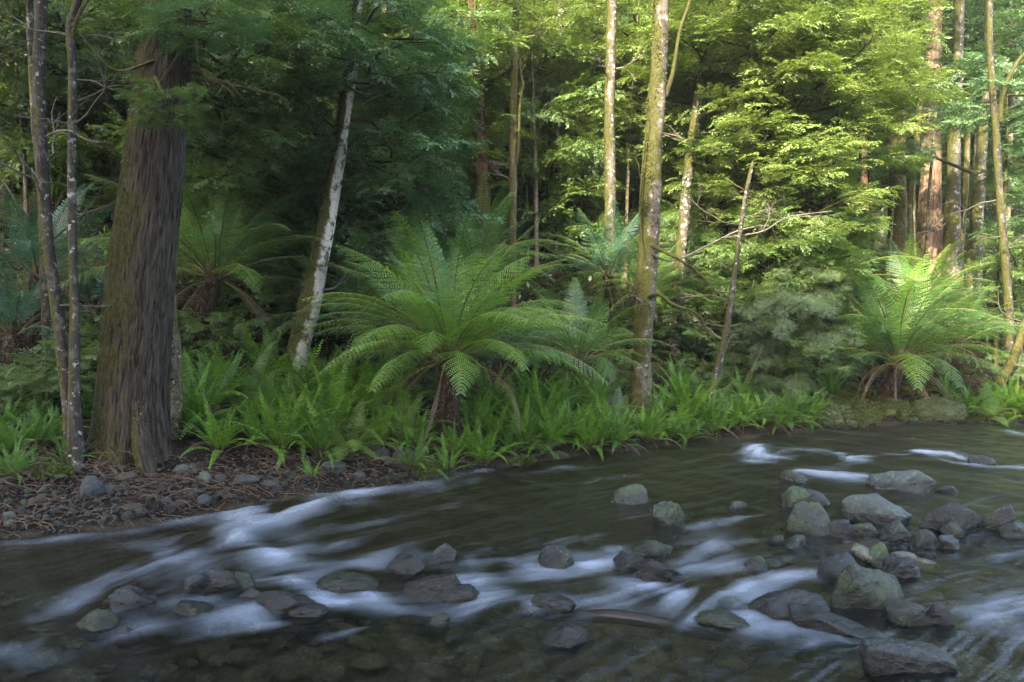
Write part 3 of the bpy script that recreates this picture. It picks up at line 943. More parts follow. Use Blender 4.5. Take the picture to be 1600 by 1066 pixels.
RM = {
    'pale': rock_mat("pale_grey_stone", (0.0345, 0.0445, 0.0434), (0.0873, 0.1114, 0.1116), .35, .3),
    'green': rock_mat("green_grey_stone", (0.0173, 0.0255, 0.0200), (0.0445, 0.0599, 0.0534), .75, .4),
    'grey': rock_mat("blue_grey_stone", (0.0124, 0.0162, 0.0193), (0.0358, 0.0455, 0.0551), .30, .3),
    'purple': rock_mat("purple_grey_stone", (0.0148, 0.0150, 0.0174), (0.0346, 0.0360, 0.0418), .20, .6),
    'speck': rock_mat("speckled_dark_stone", (0.0074, 0.0102, 0.0107), (0.0222, 0.0300, 0.0318), .3, 1.3),
    'wet': rock_mat("wet_black_stone", (0.0054, 0.0069, 0.0080), (0.0173, 0.0218, 0.0251), .2, .5, .05, wetall=.85),
    'wetgreen': rock_mat("wet_mossy_stone", (0.0062, 0.0083, 0.0059), (0.0198, 0.0255, 0.0167), .8, .3, .05, wetall=.75),
    'moss': rock_mat("moss_covered_stone", (.04, .042, .032), (.10, .105, .085), 1.2, .1, .0, (.030, .042, .010)),
    'bank': rock_mat("bank_stone", (0.0148, 0.0165, 0.0167), (0.0420, 0.0479, 0.0484), .15, .2, .03),
    'brown': rock_mat("brown_stone", (0.0170, 0.0124, 0.0086), (0.0433, 0.0325, 0.0247), .2, .2, .03),
    'bed': rock_mat("river_cobble", (.085, .085, .068), (.27, .265, .22), .4, .2, .0, wetk=.25),
}
def rock(u, vb, wpx, hpx, kind, label, seed, cat="rock", ang=.6, name="river_rock", deep=.5, lean=0.0, dr=.8, z0=0.0, yaw=None, group="rocks standing in the river"):
    p = at_z(u, vb, z0)
    px = p[1] / FPX
    wm, hm = wpx * px, hpx * px
    h_above = hm * .92
    tot = h_above / deep
    me = rock_mesh(name, (wm * 1.16, wm * dr, tot * 1.06), RM[kind], seed, 5 if wpx > 40 else 4, min(1, ang + .25), .08)
    o = obj(name, me, None, (p[0], p[1] + wm * dr * .38, z0 + h_above - tot / 2))
    o.rotation_euler = (0, lean, R.uniform(-.4, .4) if yaw is None else yaw)
    return tag(o, label, cat, group)
ROCKS = [
    (1419, 770, 92, 46, 'pale', "largest pale flat topped boulder standing alone upstream in open water", 3, dict(ang=.8)),
    (1484, 770, 34, 12, 'grey', "small low grey stone touching the pale boulder standing alone upstream", 4, {}),
    (1537, 729, 42, 16, 'speck', "dark broken rock parting the white water farthest upstream", 5, dict(ang=.9)),
    (1240, 753, 46, 18, 'grey', "grey wedge shaped rock just below the long white ripple", 6, {}),
    (1248, 792, 62, 30, 'green', "low green algae covered rock leaning on a blue grey stone", 7, dict(ang=.4)),
    (1280, 793, 48, 31, 'grey', "smooth blue grey stone beside the low green algae rock", 8, dict(ang=.4)),
    (1272, 838, 64, 50, 'green', "round green sided boulder with pale top at the gravel bar head", 9, dict(ang=.6)),
    (1316, 842, 46, 38, 'purple', "purple grey three sided stone beside the round green sided boulder", 10, dict(ang=.5)),
    (1384, 822, 96, 48, 'pale', "broad pale layered boulder in the middle of the gravel bar", 11, dict(ang=.7, dr=.7)),
    (1355, 839, 46, 20, 'grey', "low rounded dark stone in front of the broad pale layered boulder", 12, {}),
    (1408, 844, 54, 28, 'grey', "pale blue cracked stone in front of the broad pale layered boulder", 13, {}),
    (1452, 853, 42, 28, 'grey', "smooth grey egg shaped stone right of the cracked blue stone", 14, dict(ang=.3)),
    (1499, 831, 90, 46, 'speck', "large dark rock covered in white specks", 15, dict(ang=.4, dr=.6)),
    (1498, 837, 52, 21, 'wetgreen', "small olive pointed stone in front of the white specked rock", 16, {}),
    (1562, 829, 40, 46, 'purple', "tilted smooth oval stone leaning right of the white specked rock", 17, dict(ang=.35, lean=.45)),
    (1598, 840, 52, 34, 'speck', "dark specked rock cut off by the right edge of the view", 18, {}),
    (1487, 857, 34, 18, 'purple', "mottled purple stone half under water below the egg shaped stone", 19, {}),
    (1247, 861, 50, 22, 'green', "flat mossy stone at the left end of the pebble patch", 20, {}),
    (1220, 850, 30, 12, 'pale', "little pale stone left of the flat mossy stone", 21, {}),
    (1377, 888, 56, 38, 'green', "knobbly grey green rock behind the dark pyramid stone", 22, dict(ang=.7)),
    (1410, 904, 60, 38, 'wet', "dark pyramid shaped wet stone in the gravel bar", 23, dict(ang=.85)),
    (1330, 914, 88, 42, 'grey', "long sloping grey slab behind the big dome shaped boulder", 24, dict(ang=.5, lean=.12)),
    (1373, 948, 132, 62, 'wetgreen', "big smooth dome shaped boulder in the middle of the near rocks", 25, dict(ang=.35, dr=.6)),
    (1430, 975, 70, 26, 'wetgreen', "low olive rock half drowned beside a small knob", 26, dict(ang=.3)),
    (1473, 977, 42, 32, 'wet', "small dark rounded knob of rock on the low olive rock's end", 27, dict(ang=.3)),
    (1248, 970, 116, 42, 'wet', "wide low dark rock with water sliding past its left side", 28, dict(ang=.4)),
    (1303, 994, 140, 30, 'wet', "flat glittering wet slab with broken ridged top", 29, dict(ang=.95)),
    (1440, 1058, 176, 62, 'wet', "long dark ridge of rock sloping into the water at the near corner", 30, dict(ang=.6, lean=.22, dr=.5)),
    (1128, 980, 88, 16, 'wetgreen', "drowned olive hump just breaking the foam in the near channel", 31, dict(ang=.2)),
    (1187, 892, 36, 20, 'grey', "small grey pointed stone standing alone in the mid channel", 32, dict(ang=.8)),
    (1156, 794, 28, 13, 'pale', "tiny pale stone alone in smooth water upstream", 33, {}),
    (1046, 821, 50, 56, 'speck', "upright pointed tooth shaped rock with green specks", 34, dict(ang=.8, lean=.15)),
    (984, 789, 66, 32, 'green', "green wedge rock slanting down toward the tooth shaped rock", 35, dict(ang=.7, lean=.3)),
    (872, 891, 64, 33, 'speck', "rounded grainy rock with foam on both sides in the centre", 36, dict(ang=.5)),
    (988, 893, 58, 27, 'wet', "black glossy rock left of the ridged wet rock pair", 37, dict(ang=.8)),
    (1040, 916, 78, 36, 'wet', "black ridged rock trailing a white edge in the mid channel", 38, dict(ang=.95)),
    (1018, 866, 62, 18, 'wetgreen', "drowned yellow specked rock behind the black glossy rock", 39, dict(ang=.2)),
    (864, 957, 66, 26, 'wet', "smooth black dome rock left of the sunken log", 40, dict(ang=.3)),
    (882, 1012, 68, 28, 'wet', "low glinting wet rock nearest the camera in the centre", 41, dict(ang=.7)),
    (688, 884, 60, 36, 'grey', "pale peaked rock with wet shine above the large black rock", 42, dict(ang=.85)),
    (626, 899, 66, 25, 'wet', "low dark wet rock left of the pale peaked rock", 43, dict(ang=.7)),
    (677, 937, 96, 44, 'wet', "large glittering black angular rock left of the brightest rapid", 44, dict(ang=.95)),
    (722, 942, 60, 22, 'wet', "dark rock shoulder covered by sliding water beside the large black rock", 45, dict(ang=.3)),
    (685, 976, 34, 17, 'wetgreen', "small brown mossy stone poking up among drowned cobbles", 46, {}),
    (432, 958, 98, 28, 'wet', "wide dark smooth rock with a white lip at its right", 47, dict(ang=.35)),
    (540, 926, 92, 20, 'wetgreen', "drowned smooth hump with water pouring over its left end", 48, dict(ang=.15)),
    (480, 965, 60, 20, 'wet', "dark drowned rock downstream of the wide smooth rock", 49, dict(ang=.3)),
    (340, 924, 66, 32, 'speck', "grainy grey rock in the middle of the left trio", 50, dict(ang=.6)),
    (296, 930, 48, 34, 'grey', "pale wet streaked rock at the left of the trio", 51, dict(ang=.8)),
    (376, 921, 40, 28, 'wetgreen', "small brown green rock at the right of the left trio", 52, {}),
    (204, 954, 74, 32, 'wet', "black glinting wedge rock with foam behind it", 53, dict(ang=.8)),
    (140, 987, 68, 32, 'wetgreen', "rounded olive rock farthest left in the rapids", 54, dict(ang=.3)),
    (192, 1000, 46, 17, 'grey', "low pale wet stone just right of the rounded olive rock", 55, {}),
    (392, 936, 38, 16, 'grey', "low blue glinting stone below the left trio", 56, {}),
    (296, 965, 66, 20, 'wetgreen', "pale drowned slab below the left trio", 57, dict(ang=.4)),
]
for u, v, wp, hp, kind, label, seed, kw in ROCKS:
    rock(u, v, wp, hp, kind, label, seed, **kw)
def bank_rock(u, vb, wpx, hpx, kind, label, seed, ang=.5, dr=.8, group="stones on the far bank", name="bank_stone"):
    p = hit(u, vb)
    px = p[1] / FPX
    wm, hm = wpx * px, hpx * px
    tot = hm * 1.45
    me = rock_mesh(name, (wm * 1.05, wm * dr, tot), RM[kind], seed, 5 if wpx > 50 else (4 if wpx > 24 else 3), ang, .07)
    yy = p[1] + wm * dr * .3
    o = obj(name, me, None, (p[0], yy, p[2] + hm - tot / 2))
    o.rotation_euler = (0, R.uniform(-.1, .1), R.uniform(-.4, .4))
    if kind == 'moss':
        V0, F0 = np.array([v.co[:] for v in me.vertices]), None
        N0 = np.array([v.normal[:] for v in me.vertices])
        up = V0[N0[:, 2] > -.25]; un = N0[N0[:, 2] > -.25]
        k = rng.integers(0, len(up), 2600)
        pp = up[k] + rng.normal(0, .012, (2600, 3)); d = un[k] + rng.normal(0, .6, (2600, 3)); d /= np.linalg.norm(d, axis=1)[:, None]
        sd = np.cross(d, rng.normal(0, 1, (2600, 3))); sd /= np.linalg.norm(sd, axis=1)[:, None] + 1e-6
        keep = (np.sin(pp[:, 0] * 19 + seed) + np.sin(pp[:, 2] * 23 + pp[:, 1] * 11)) > -1.1
        pp, d, sd = pp[keep], d[keep], sd[keep]
        l = rng.uniform(.5, 1.5, len(pp))[:, None] * .020
        VV = np.stack([pp - sd * l * .35, pp + sd * l * .35, pp + d * l + sd * l * .15, pp + d * l - sd * l * .15], 1).reshape(-1, 3)
        mo = obj("moss", mesh_np("moss", VV, [np.arange(len(VV)).reshape(-1, 4)], M['moss_rock']), o); mo["kind"] = "stuff"
    return tag(o, label, "stone", group)
for a in [
    (667, 751, 46, 36, 'moss', "mossy boulder with bare dark left face at the water's edge", 70),
    (631, 727, 38, 30, 'bank', "rounded pale boulder above the mossy waterside boulder", 71),
    (595, 717, 32, 18, 'bank', "dull grey stone left of the rounded pale boulder", 72),
    (607, 726, 18, 9, 'bank', "small flat stone below the dull grey stone", 73),
    (655, 720, 26, 20, 'brown', "brown stone tucked between the central tree fern and boulders", 74),
    (519, 738, 40, 17, 'grey', "smooth grey blue stone beside the little fern on the dirt bank", 75),
    (138, 778, 44, 33, 'grey', "rounded blue grey boulder on the dirt bank under the great trunk", 76),
    (197, 752, 36, 13, 'brown', "flat tan stone at the foot of the great fissured trunk", 77),
    (232, 746, 30, 8, 'brown', "thin orange brown slab against the great trunk's foot", 78),
    (283, 739, 28, 14, 'pale', "pale oblong stone right of the great trunk", 79),
    (299, 738, 16, 14, 'bank', "upright stone touching the pale oblong stone", 80),
    (319, 753, 22, 16, 'pale', "small pale cube shaped stone on the dirt right of the great trunk", 81),
    (341, 753, 20, 11, 'bank', "small grey stone beside the pale cube shaped stone", 82),
    (380, 758, 48, 15, 'bank', "long flat grey stone at the top of the dirt bank", 83),
    (316, 793, 28, 20, 'bank', "dark stone low on the dirt bank near the white water", 84),
    (356, 781, 26, 10, 'brown', "thin brown stone low on the dirt bank", 85),
    (258, 790, 22, 12, 'bank', "little stone in the roots low on the dirt bank", 86),
    (202, 798, 34, 10, 'brown', "flat olive slab near the water below the great trunk", 87),
    (12, 812, 20, 14, 'pale', "glinting pale stone at the far left waterline", 88),
    (72, 746, 66, 14, 'moss', "flat moss topped slab under the twig pile", 89),
    (14, 825, 26, 14, 'brown', "brown stone at the waterline at the left edge", 90),
    (420, 762, 30, 12, 'bank', "half buried dark stone below the fern thicket", 91),
    (50, 790, 26, 12, 'brown', "half buried brown stone in the bare soil at far left", 92),
    (168, 770, 24, 12, 'bank', "stone right of the rounded blue grey boulder", 93),
    (812, 729, 46, 13, 'moss', "low mossy rock in shallow water under the middle ferns", 94),
    (560, 748, 24, 12, 'bank', "half buried stone midway along the dirt bank", 95),
]:
    bank_rock(*a)
for k, (u, v, wp, hp, lb) in enumerate([
    (1474, 661, 88, 38, "biggest mossy boulder with two pale bare patches"),
    (1300, 668, 56, 38, "round mossy boulder at the left of the mossy row"),
    (1331, 669, 40, 28, "bright mossy boulder second in the mossy row"),
    (1268, 668, 34, 22, "low mossy lump under the grey green shrub"),
    (1349, 655, 34, 26, "dark shaded mossy boulder behind the mossy row"),
    (1362, 663, 40, 22, "flat mossy boulder left of the leaning fern trunk"),
    (1420, 662, 40, 26, "mossy boulder right of the leaning fern trunk"),
    (1320, 645, 50, 22, "mossy ledge above the row of mossy boulders"),
    (1520, 664, 34, 12, "low mossy stone right of the biggest mossy boulder"),
    (1400, 650, 44, 20, "mossy hummock behind the leaning fern trunk"),
    (1572, 662, 50, 16, "mossy stone under the right edge ferns"),
]):
    bank_rock(u, v, wp, hp, 'moss', lb, 110 + k, .25, .8, "mossy boulders along the upstream bank", "mossy_boulder")

COB = [rock_mesh(f"cobble_{k}", (1, R.uniform(.65, .9), R.uniform(.4, .55)), RM['bed'], 200 + k, 3, .45, .08) for k in range(7)]
def scatter_px(n, box, fn):
    c = 0
    while c < n:
        u, v = R.uniform(box[0], box[2]), R.uniform(box[1], box[3])
        if fn(u, v) is not False:
            c += 1
def cobble(u, v, lo=.10, hi=.26):
    z = -.2
    p = at_z(u, v, z)
    for _ in range(2):
        z = Gf(p[0], p[1]); p = at_z(u, v, z)
    if sdist(p[0], p[1]) > -.25: return False
    s = R.uniform(lo, hi)
    o = obj("drowned_cobble", COB[R.randrange(7)], None, (p[0], p[1], z + s * .12))
    o.scale = (s, s, s); o.rotation_euler = (R.uniform(-.2, .2), R.uniform(-.2, .2), R.uniform(0, 6.28))
    tag(o, "smooth drowned cobble on the dark riverbed under clear water", "stone", "drowned cobbles of the riverbed")
scatter_px(130, (330, 960, 1150, 1070), cobble)
scatter_px(45, (900, 790, 1250, 960), cobble)
scatter_px(60, (1250, 840, 1600, 1066), cobble)
scatter_px(25, (0, 940, 330, 1066), cobble)
PEB = [rock_mesh(f"pebble_{k}", (1, R.uniform(.7, .9), R.uniform(.5, .7)), RM[m], 300 + k, 3, .4, .07) for k, m in enumerate(['pale', 'grey', 'bank', 'purple', 'green'])]
def pebble(u, v, lo=.04, hi=.10, label="small rounded pebble in the patch between the gravel bar boulders", group="pebbles of the gravel bar", bank=False):
    p = at_z(u, v, .02) if not bank else hit(u, v)
    z = .0 if not bank else Gf(p[0], p[1])
    s = R.uniform(lo, hi)
    o = obj("pebble", PEB[R.randrange(5)], None, (p[0], p[1], z + s * .12))
    o.scale = (s, s, s); o.rotation_euler = (R.uniform(-.3, .3), R.uniform(-.3, .3), R.uniform(0, 6.28))
    tag(o, label, "pebble", group)
scatter_px(60, (1275, 838, 1400, 872), pebble)
scatter_px(18, (1200, 842, 1280, 862), pebble)
scatter_px(16, (1400, 850, 1470, 868), pebble)
scatter_px(90, (0, 745, 430, 815), lambda u, v: False if v > 838 - u * .11 - 6 else pebble(u, v, .03, .10, "small pebble pressed into the bare soil of the left bank", "pebbles of the left bank", True))
scatter_px(30, (420, 735, 640, 765), lambda u, v: False if v > 838 - u * .13 - 6 else pebble(u, v, .03, .09, "small pebble on the dirt below the fern thicket", "pebbles under the fern thicket", True))

for k in range(70):
    x = R.uniform(-5.4, -.4); y = float(np.interp(x, BX, BY)) + abs(R.gauss(0, .16)) - .03
    z = max(Gf(x, y), -.03); sz = R.uniform(.05, .15)
    o = obj("bank_stone", PEB[R.choice([1, 2, 2, 4])], None, (x, y, z + sz * .05)); o.scale = (sz, sz, sz * .8); o.rotation_euler = (R.uniform(-.4, .4), R.uniform(-.4, .4), R.uniform(0, 6.28))
    tag(o, "dark wet stone lodged in the waterline of the bare left bank", "stone", "stones lodged in the left waterline")
def gravel(n, x0, x1, s0, s1, lo, hi):
    V0, F0 = ico(1)
    x = rng.uniform(x0, x1, n); y = np.interp(x, BX, BY) + rng.uniform(s0, s1, n); sz = rng.uniform(lo, hi, n)
    a = rng.uniform(0, 6.28, n)
    c, sn = np.cos(a), np.sin(a)
    P = V0[None] * rng.uniform(.6, 1.1, (n, len(V0), 1)) * (sz[:, None, None] * np.array([.6, .45, .3])[None, None])
    P = np.stack([P[..., 0] * c[:, None] - P[..., 1] * sn[:, None], P[..., 0] * sn[:, None] + P[..., 1] * c[:, None], P[..., 2]], -1)
    P += np.stack([x, y, G(x, y) + sz * .08], 1)[:, None]
    F = (F0[None] + (np.arange(n) * len(V0))[:, None, None]).reshape(-1, 3)
    o = obj("gravel", mesh_np("gravel", P.reshape(-1, 3), [F], RM['bank'], True)); o["kind"] = "stuff"
    tag(o, "fine dark gravel and soil crumbs on the bare left bank", "gravel")
gravel(2600, -6, -.2, -.05, 1.3, .015, .055)

# sunken log
a = Acc()
a.tube([at_z(865, 965, -.07), at_z(950, 964, -.005), at_z(1010, 972, -.005), at_z(1080, 987, -.06), at_z(1130, 1000, -.13)], [.03, .042, .04, .035, .02], 12, 24, amp=.15)
tag(obj("sunken_log", a.mesh("sunken_log", simple_mat("wet_log", (.004, .0026, .002), (.016, .009, .006), 10, .35, .5))), "reddish brown sunken log lying just under the near water", "log")

# ------------------------------------------------------------------ tree ferns
def fern_trunk(parent, base, top, r0, r1, seed):
    acc = Acc()
    b, t_ = np.array(base), np.array(top)
    mid = (b + t_) / 2 + np.array([R.uniform(-.04, .04), 0, 0])
    acc.tube([b - [0, 0, .25], b, mid, t_], [r0 * 1.25, r0 * 1.1, (r0 + r1) / 2, r1], 28, 40, amp=.10, ridge=.008, seed=seed, lump=.05)
    me = acc.mesh("fern_trunk", B['fern'])
    me.transform(Matrix.Translation(-Vector(base)))
    obj("trunk", me, parent)
    # frond stubs and root fibres
    n = 500
    th = rng.uniform(0, 6.28, n); f = rng.uniform(.0, 1, n)
    c = (b[None] * (1 - f)[:, None] + t_[None] * f[:, None]) - b
    rr = (r0 * (1 - f) + r1 * f) * 1.02
    p = c + np.stack([np.cos(th) * rr, np.sin(th) * rr, 0 * th], 1)
    d = np.stack([np.cos(th) * .35 + rng.normal(0, .3, n), np.sin(th) * .35 + rng.normal(0, .3, n), rng.uniform(-1, .6, n)], 1)
    d /= np.linalg.norm(d, axis=1)[:, None]
    l = rng.uniform(.03, .10, n)[:, None]
    s = np.cross(d, np.stack([np.cos(th), np.sin(th), 0 * th], 1)); s *= .0045
    V = np.stack([p - s, p + s, p + s * .4 + d * l, p - s * .4 + d * l], 1).reshape(-1, 3)
    o = obj("root_fibre", mesh_np("root_fibre", V, [np.arange(len(V)).reshape(-1, 4)], M['dead']), parent)
    o["kind"] = "stuff"
def tree_fern(u, v, y, L, base_px=None, n=24, kind='mid', up=.5, dead=3, r=.11, label=None, mix=None, droop_w=1.0, azw=None):
    """crown centre at pixel (u,v) at depth y"""
    top = at_y(u, v, y)
    if base_px is not None:
        b = at_y(base_px, 500, y); bx = b[0]
    else:
        bx = top[0] + R.uniform(-.12, .12)
    bz = Gf(bx, y)
    base = np.array([bx, y, bz])
    if top[2] < bz + .15:
        top[2] = bz + .15
    root = empty("tree_fern", tuple(base))
    fern_trunk(root, base, top, r, r * .8, R.random() * 9)
    c = top - base
    phase = R.uniform(0, 6.28)
    for k in range(n):
        f = (k + .5) / n
        idx = min(4, int((f ** (1.0 / (1 + up * .2))) * 5))
        a = phase + k * 2.399
        mk = mix if (mix and R.random() < .35) else kind
        me = TFR[mk][idx]
        o = obj("frond", me, root)
        rr = r * .5
        o.location = (c[0] + math.cos(a + 1.5708) * rr, c[1] + math.sin(a + 1.5708) * rr, c[2] - .05 * f)
        s = L * R.uniform(.85, 1.08) * (1.0 if idx > 0 else .92)
        o.scale = (s, s, s)
        o.rotation_euler = (R.uniform(-.10, .10), R.uniform(-.15, .15), a)
    for k in range(dead):
        a = R.uniform(0, 6.28)
        o = obj("dead_frond", DEAD[k % 3], root)
        o.location = (c[0] - math.sin(a) * r * .7, c[1] + math.cos(a) * r * .7, c[2] - .08)
        s = L * R.uniform(.4, .75)
        o.scale = (s, s, s); o.rotation_euler = (R.uniform(-.2, .2), 0, a)
    if label:
        tag(root, label, "tree fern", "tree ferns on the far bank")
    else:
        auto(root, "tree fern", "tree fern", "tree ferns on the far bank", tuple(top), "up the slope")
    return root
tree_fern(700, 556, 9.7, 2.0, 698, 60, 'bright', dead=8, r=.155, mix='mid', label="big bright central tree fern with tall brown trunk above the river")
tree_fern(1404, 562, 13.8, 2.2, 1386, 42, 'mid', dead=8, r=.13, mix='bright', label="big waterside tree fern with leaning trunk and brown dead skirt")
tree_fern(550, 500, 11.2, 1.65, 560, 26, 'mid', label="dark tree fern drooping between the white trunk and central tree fern")
tree_fern(335, 430, 10.6, 1.9, 302, 28, 'mid', mix='bright', dead=8, r=.16, label="shaded tree fern with thick black trunk right behind the great trunk")
tree_fern(745, 425, 12.6, 1.6, None, 28, 'bright', mix='mid', label="light green tree fern just behind the central tree fern")
tree_fern(905, 560, 11.9, 1.5, None, 28, 'mid', mix='bright', label="low tree fern with fine dark fronds right of the central one")
tree_fern(950, 430, 14.2, 1.5, None, 24, 'blue', mix='mid', dead=8)
tree_fern(868, 350, 18.0, 1.2, None, 14, 'mid', dead=4)
tree_fern(800, 400, 16.5, 1.2, None, 16, 'mid')
tree_fern(60, 430, 9.9, 1.5, None, 22, 'blue', dead=4, label="blue green tree fern behind the thin grey trunks")
tree_fern(20, 520, 9.6, 1.35, None, 20, 'blue', dead=3, label="low dark tree fern at the left edge")
tree_fern(150, 520, 10.5, 1.3, None, 18, 'blue', dead=3)
tree_fern(10, 370, 13, 1.6, None, 18, 'mid')
tree_fern(160, 370, 13.5, 1.6, None, 18, 'mid')
tree_fern(420, 400, 13.2, 1.5, None, 20, 'mid', mix='bright')
tree_fern(480, 480, 12.6, 1.3, None, 16, 'blue')
tree_fern(1295, 440, 14.4, 1.7, None, 26, 'bright', dead=6, mix='bright')
tree_fern(1425, 490, 15.2, 1.8, None, 26, 'bright', mix='mid')
tree_fern(1335, 540, 14.6, 1.3, None, 16, 'mid', dead=8)
tree_fern(1500, 530, 15.2, 1.5, None, 20, 'mid', dead=8)
tree_fern(1590, 480, 16, 1.4, None, 18, 'mid', mix='bright')
tree_fern(640, 440, 12.9, 1.6, None, 24, 'mid', mix='bright')
tree_fern(450, 350, 14, 1.6, None, 22, 'mid', mix='bright')
tree_fern(1010, 460, 14, 1.3, None, 20, 'mid', mix='bright')
tree_fern(1080, 560, 14.3, 1.1, None, 14, 'blue', dead=8)
tree_fern(1030, 430, 17.2, 1.5, None, 18, 'mid', mix='bright')
tree_fern(1120, 330, 20, 1.5, None, 16, 'mid', mix='bright')
tree_fern(640, 560, 11.8, 1.1, None, 14, 'blue', dead=8)
tree_fern(780, 560, 11.8, 1.1, None, 14, 'blue', dead=5)
for k, (u, v) in enumerate([(260, 380), (560, 360), (660, 300), (350, 270), (90, 270), (930, 330), (1230, 340), (1180, 270), (880, 250), (720, 250), (480, 270), (1560, 330)]):
    p = hit(u, v + 30)
    y = min(p[1], 30)
    b = Gf(at_y(u, v, y)[0], y)
    tree_fern(u, to_px((at_y(u, v, y)[0], y, b + .9))[1], y, 1.5, None, 15, 'mid', dead=2, mix='bright')

# ------------------------------------------------------------------ fishbone fern clumps
def fern_clump(u, v, L=.7, n=20, kind='bright', label=None, mix=None, world=None):
    p = hit(u, v) if world is None else np.array(world)
    root = empty("fern_clump", (p[0], p[1], Gf(p[0], p[1]) - .02))
    ph = R.uniform(0, 6.28)
    soft = label is None and R.random() < .14
    if soft: n = n * 2 // 3
    L *= R.uniform(.85, 1.15)
    for q in range(R.randint(0, 4)):
        o = obj('dead_frond', DEAD[q % 3], root); o.scale = (L * .8,) * 3; o.rotation_euler = (.5, 0, R.uniform(0, 6.28)); o.location = (0, 0, .08)
    for k in range(n):
        f = k / n
        idx = [0, 5, 1, 1, 2, 2, 3, 4][min(7, int(f * 8))]
        mk = mix if mix and R.random() < .3 else kind
        o = obj("frond", (FRN[mk] if not soft else TFR['bright' if mk == 'bright' else 'mid'])[min(idx, 4) if soft else idx], root)
        a = ph + k * 2.399
        o.location = (-math.sin(a) * .03, math.cos(a) * .03, 0)
        s = L * R.uniform(.75, 1.12)
        o.scale = (s, s, s); o.rotation_euler = (R.uniform(-.15, .15), R.uniform(-.25, .25), a)
    if label:
        tag(root, label, "fern", "ferns along the bank")
    else:
        auto(root, ("bright green" if kind == 'bright' else "dark green") + " fern clump", "fern", "ferns along the bank")
fern_clump(342, 708, .62, 26, 'bright', "upright bright fern clump alone nearest the great trunk")
fern_clump(486, 745, .26, 12, 'bright', "tiny fern growing low on the dirt bank by the grey stone")
fern_clump(702, 738, .42, 12, 'bright', "small fern with one upright frond in front of the central tree fern")
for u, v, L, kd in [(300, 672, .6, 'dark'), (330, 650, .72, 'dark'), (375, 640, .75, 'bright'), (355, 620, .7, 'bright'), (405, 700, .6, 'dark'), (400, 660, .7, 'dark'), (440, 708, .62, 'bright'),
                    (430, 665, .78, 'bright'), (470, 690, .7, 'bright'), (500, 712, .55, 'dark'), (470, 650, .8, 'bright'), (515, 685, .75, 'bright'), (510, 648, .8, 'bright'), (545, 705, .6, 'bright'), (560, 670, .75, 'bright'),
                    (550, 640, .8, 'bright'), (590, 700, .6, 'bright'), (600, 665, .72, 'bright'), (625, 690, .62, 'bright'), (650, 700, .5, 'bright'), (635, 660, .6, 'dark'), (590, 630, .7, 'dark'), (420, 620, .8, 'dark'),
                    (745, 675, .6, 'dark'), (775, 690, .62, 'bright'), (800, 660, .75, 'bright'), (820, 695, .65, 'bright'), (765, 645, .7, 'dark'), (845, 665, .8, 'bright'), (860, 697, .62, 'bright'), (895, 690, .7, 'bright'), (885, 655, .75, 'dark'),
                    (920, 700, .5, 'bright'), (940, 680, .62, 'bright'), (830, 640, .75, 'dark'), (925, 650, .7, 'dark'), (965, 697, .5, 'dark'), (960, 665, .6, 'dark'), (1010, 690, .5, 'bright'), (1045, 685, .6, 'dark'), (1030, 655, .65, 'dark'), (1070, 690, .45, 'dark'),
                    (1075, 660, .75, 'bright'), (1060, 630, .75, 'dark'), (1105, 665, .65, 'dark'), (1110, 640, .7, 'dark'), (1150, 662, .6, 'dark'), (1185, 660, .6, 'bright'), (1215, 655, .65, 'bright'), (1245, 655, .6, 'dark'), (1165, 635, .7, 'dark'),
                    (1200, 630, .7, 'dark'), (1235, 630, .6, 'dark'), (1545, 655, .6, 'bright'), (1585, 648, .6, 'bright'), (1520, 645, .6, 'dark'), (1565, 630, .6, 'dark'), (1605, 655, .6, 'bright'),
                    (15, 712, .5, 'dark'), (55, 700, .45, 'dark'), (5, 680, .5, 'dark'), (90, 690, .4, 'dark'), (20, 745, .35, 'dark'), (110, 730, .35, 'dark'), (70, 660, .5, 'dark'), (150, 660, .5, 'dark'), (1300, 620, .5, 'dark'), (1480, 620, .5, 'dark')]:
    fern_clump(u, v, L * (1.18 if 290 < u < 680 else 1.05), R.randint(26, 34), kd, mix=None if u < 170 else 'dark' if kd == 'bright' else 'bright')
for k in range(46):
    x = R.uniform(-1.2, 4.9) if k < 38 else R.uniform(7.2, 9.5); yb = float(np.interp(x, BX, BY))
    fern_clump(0, 0, R.uniform(.34, .55), R.randint(14, 22), 'dark' if R.random() < .6 else 'bright', mix='dark', world=(x, yb + R.uniform(.12, .45), 0))
for k in range(70):
    x = R.uniform(-9, 14); yb = float(np.interp(x, BX, BY)); s = R.uniform(2.6, 9)
    y = yb + s
    fern_clump(0, 0, R.uniform(.6, .95), 12, 'dark', mix='bright', world=(x, y, 0))

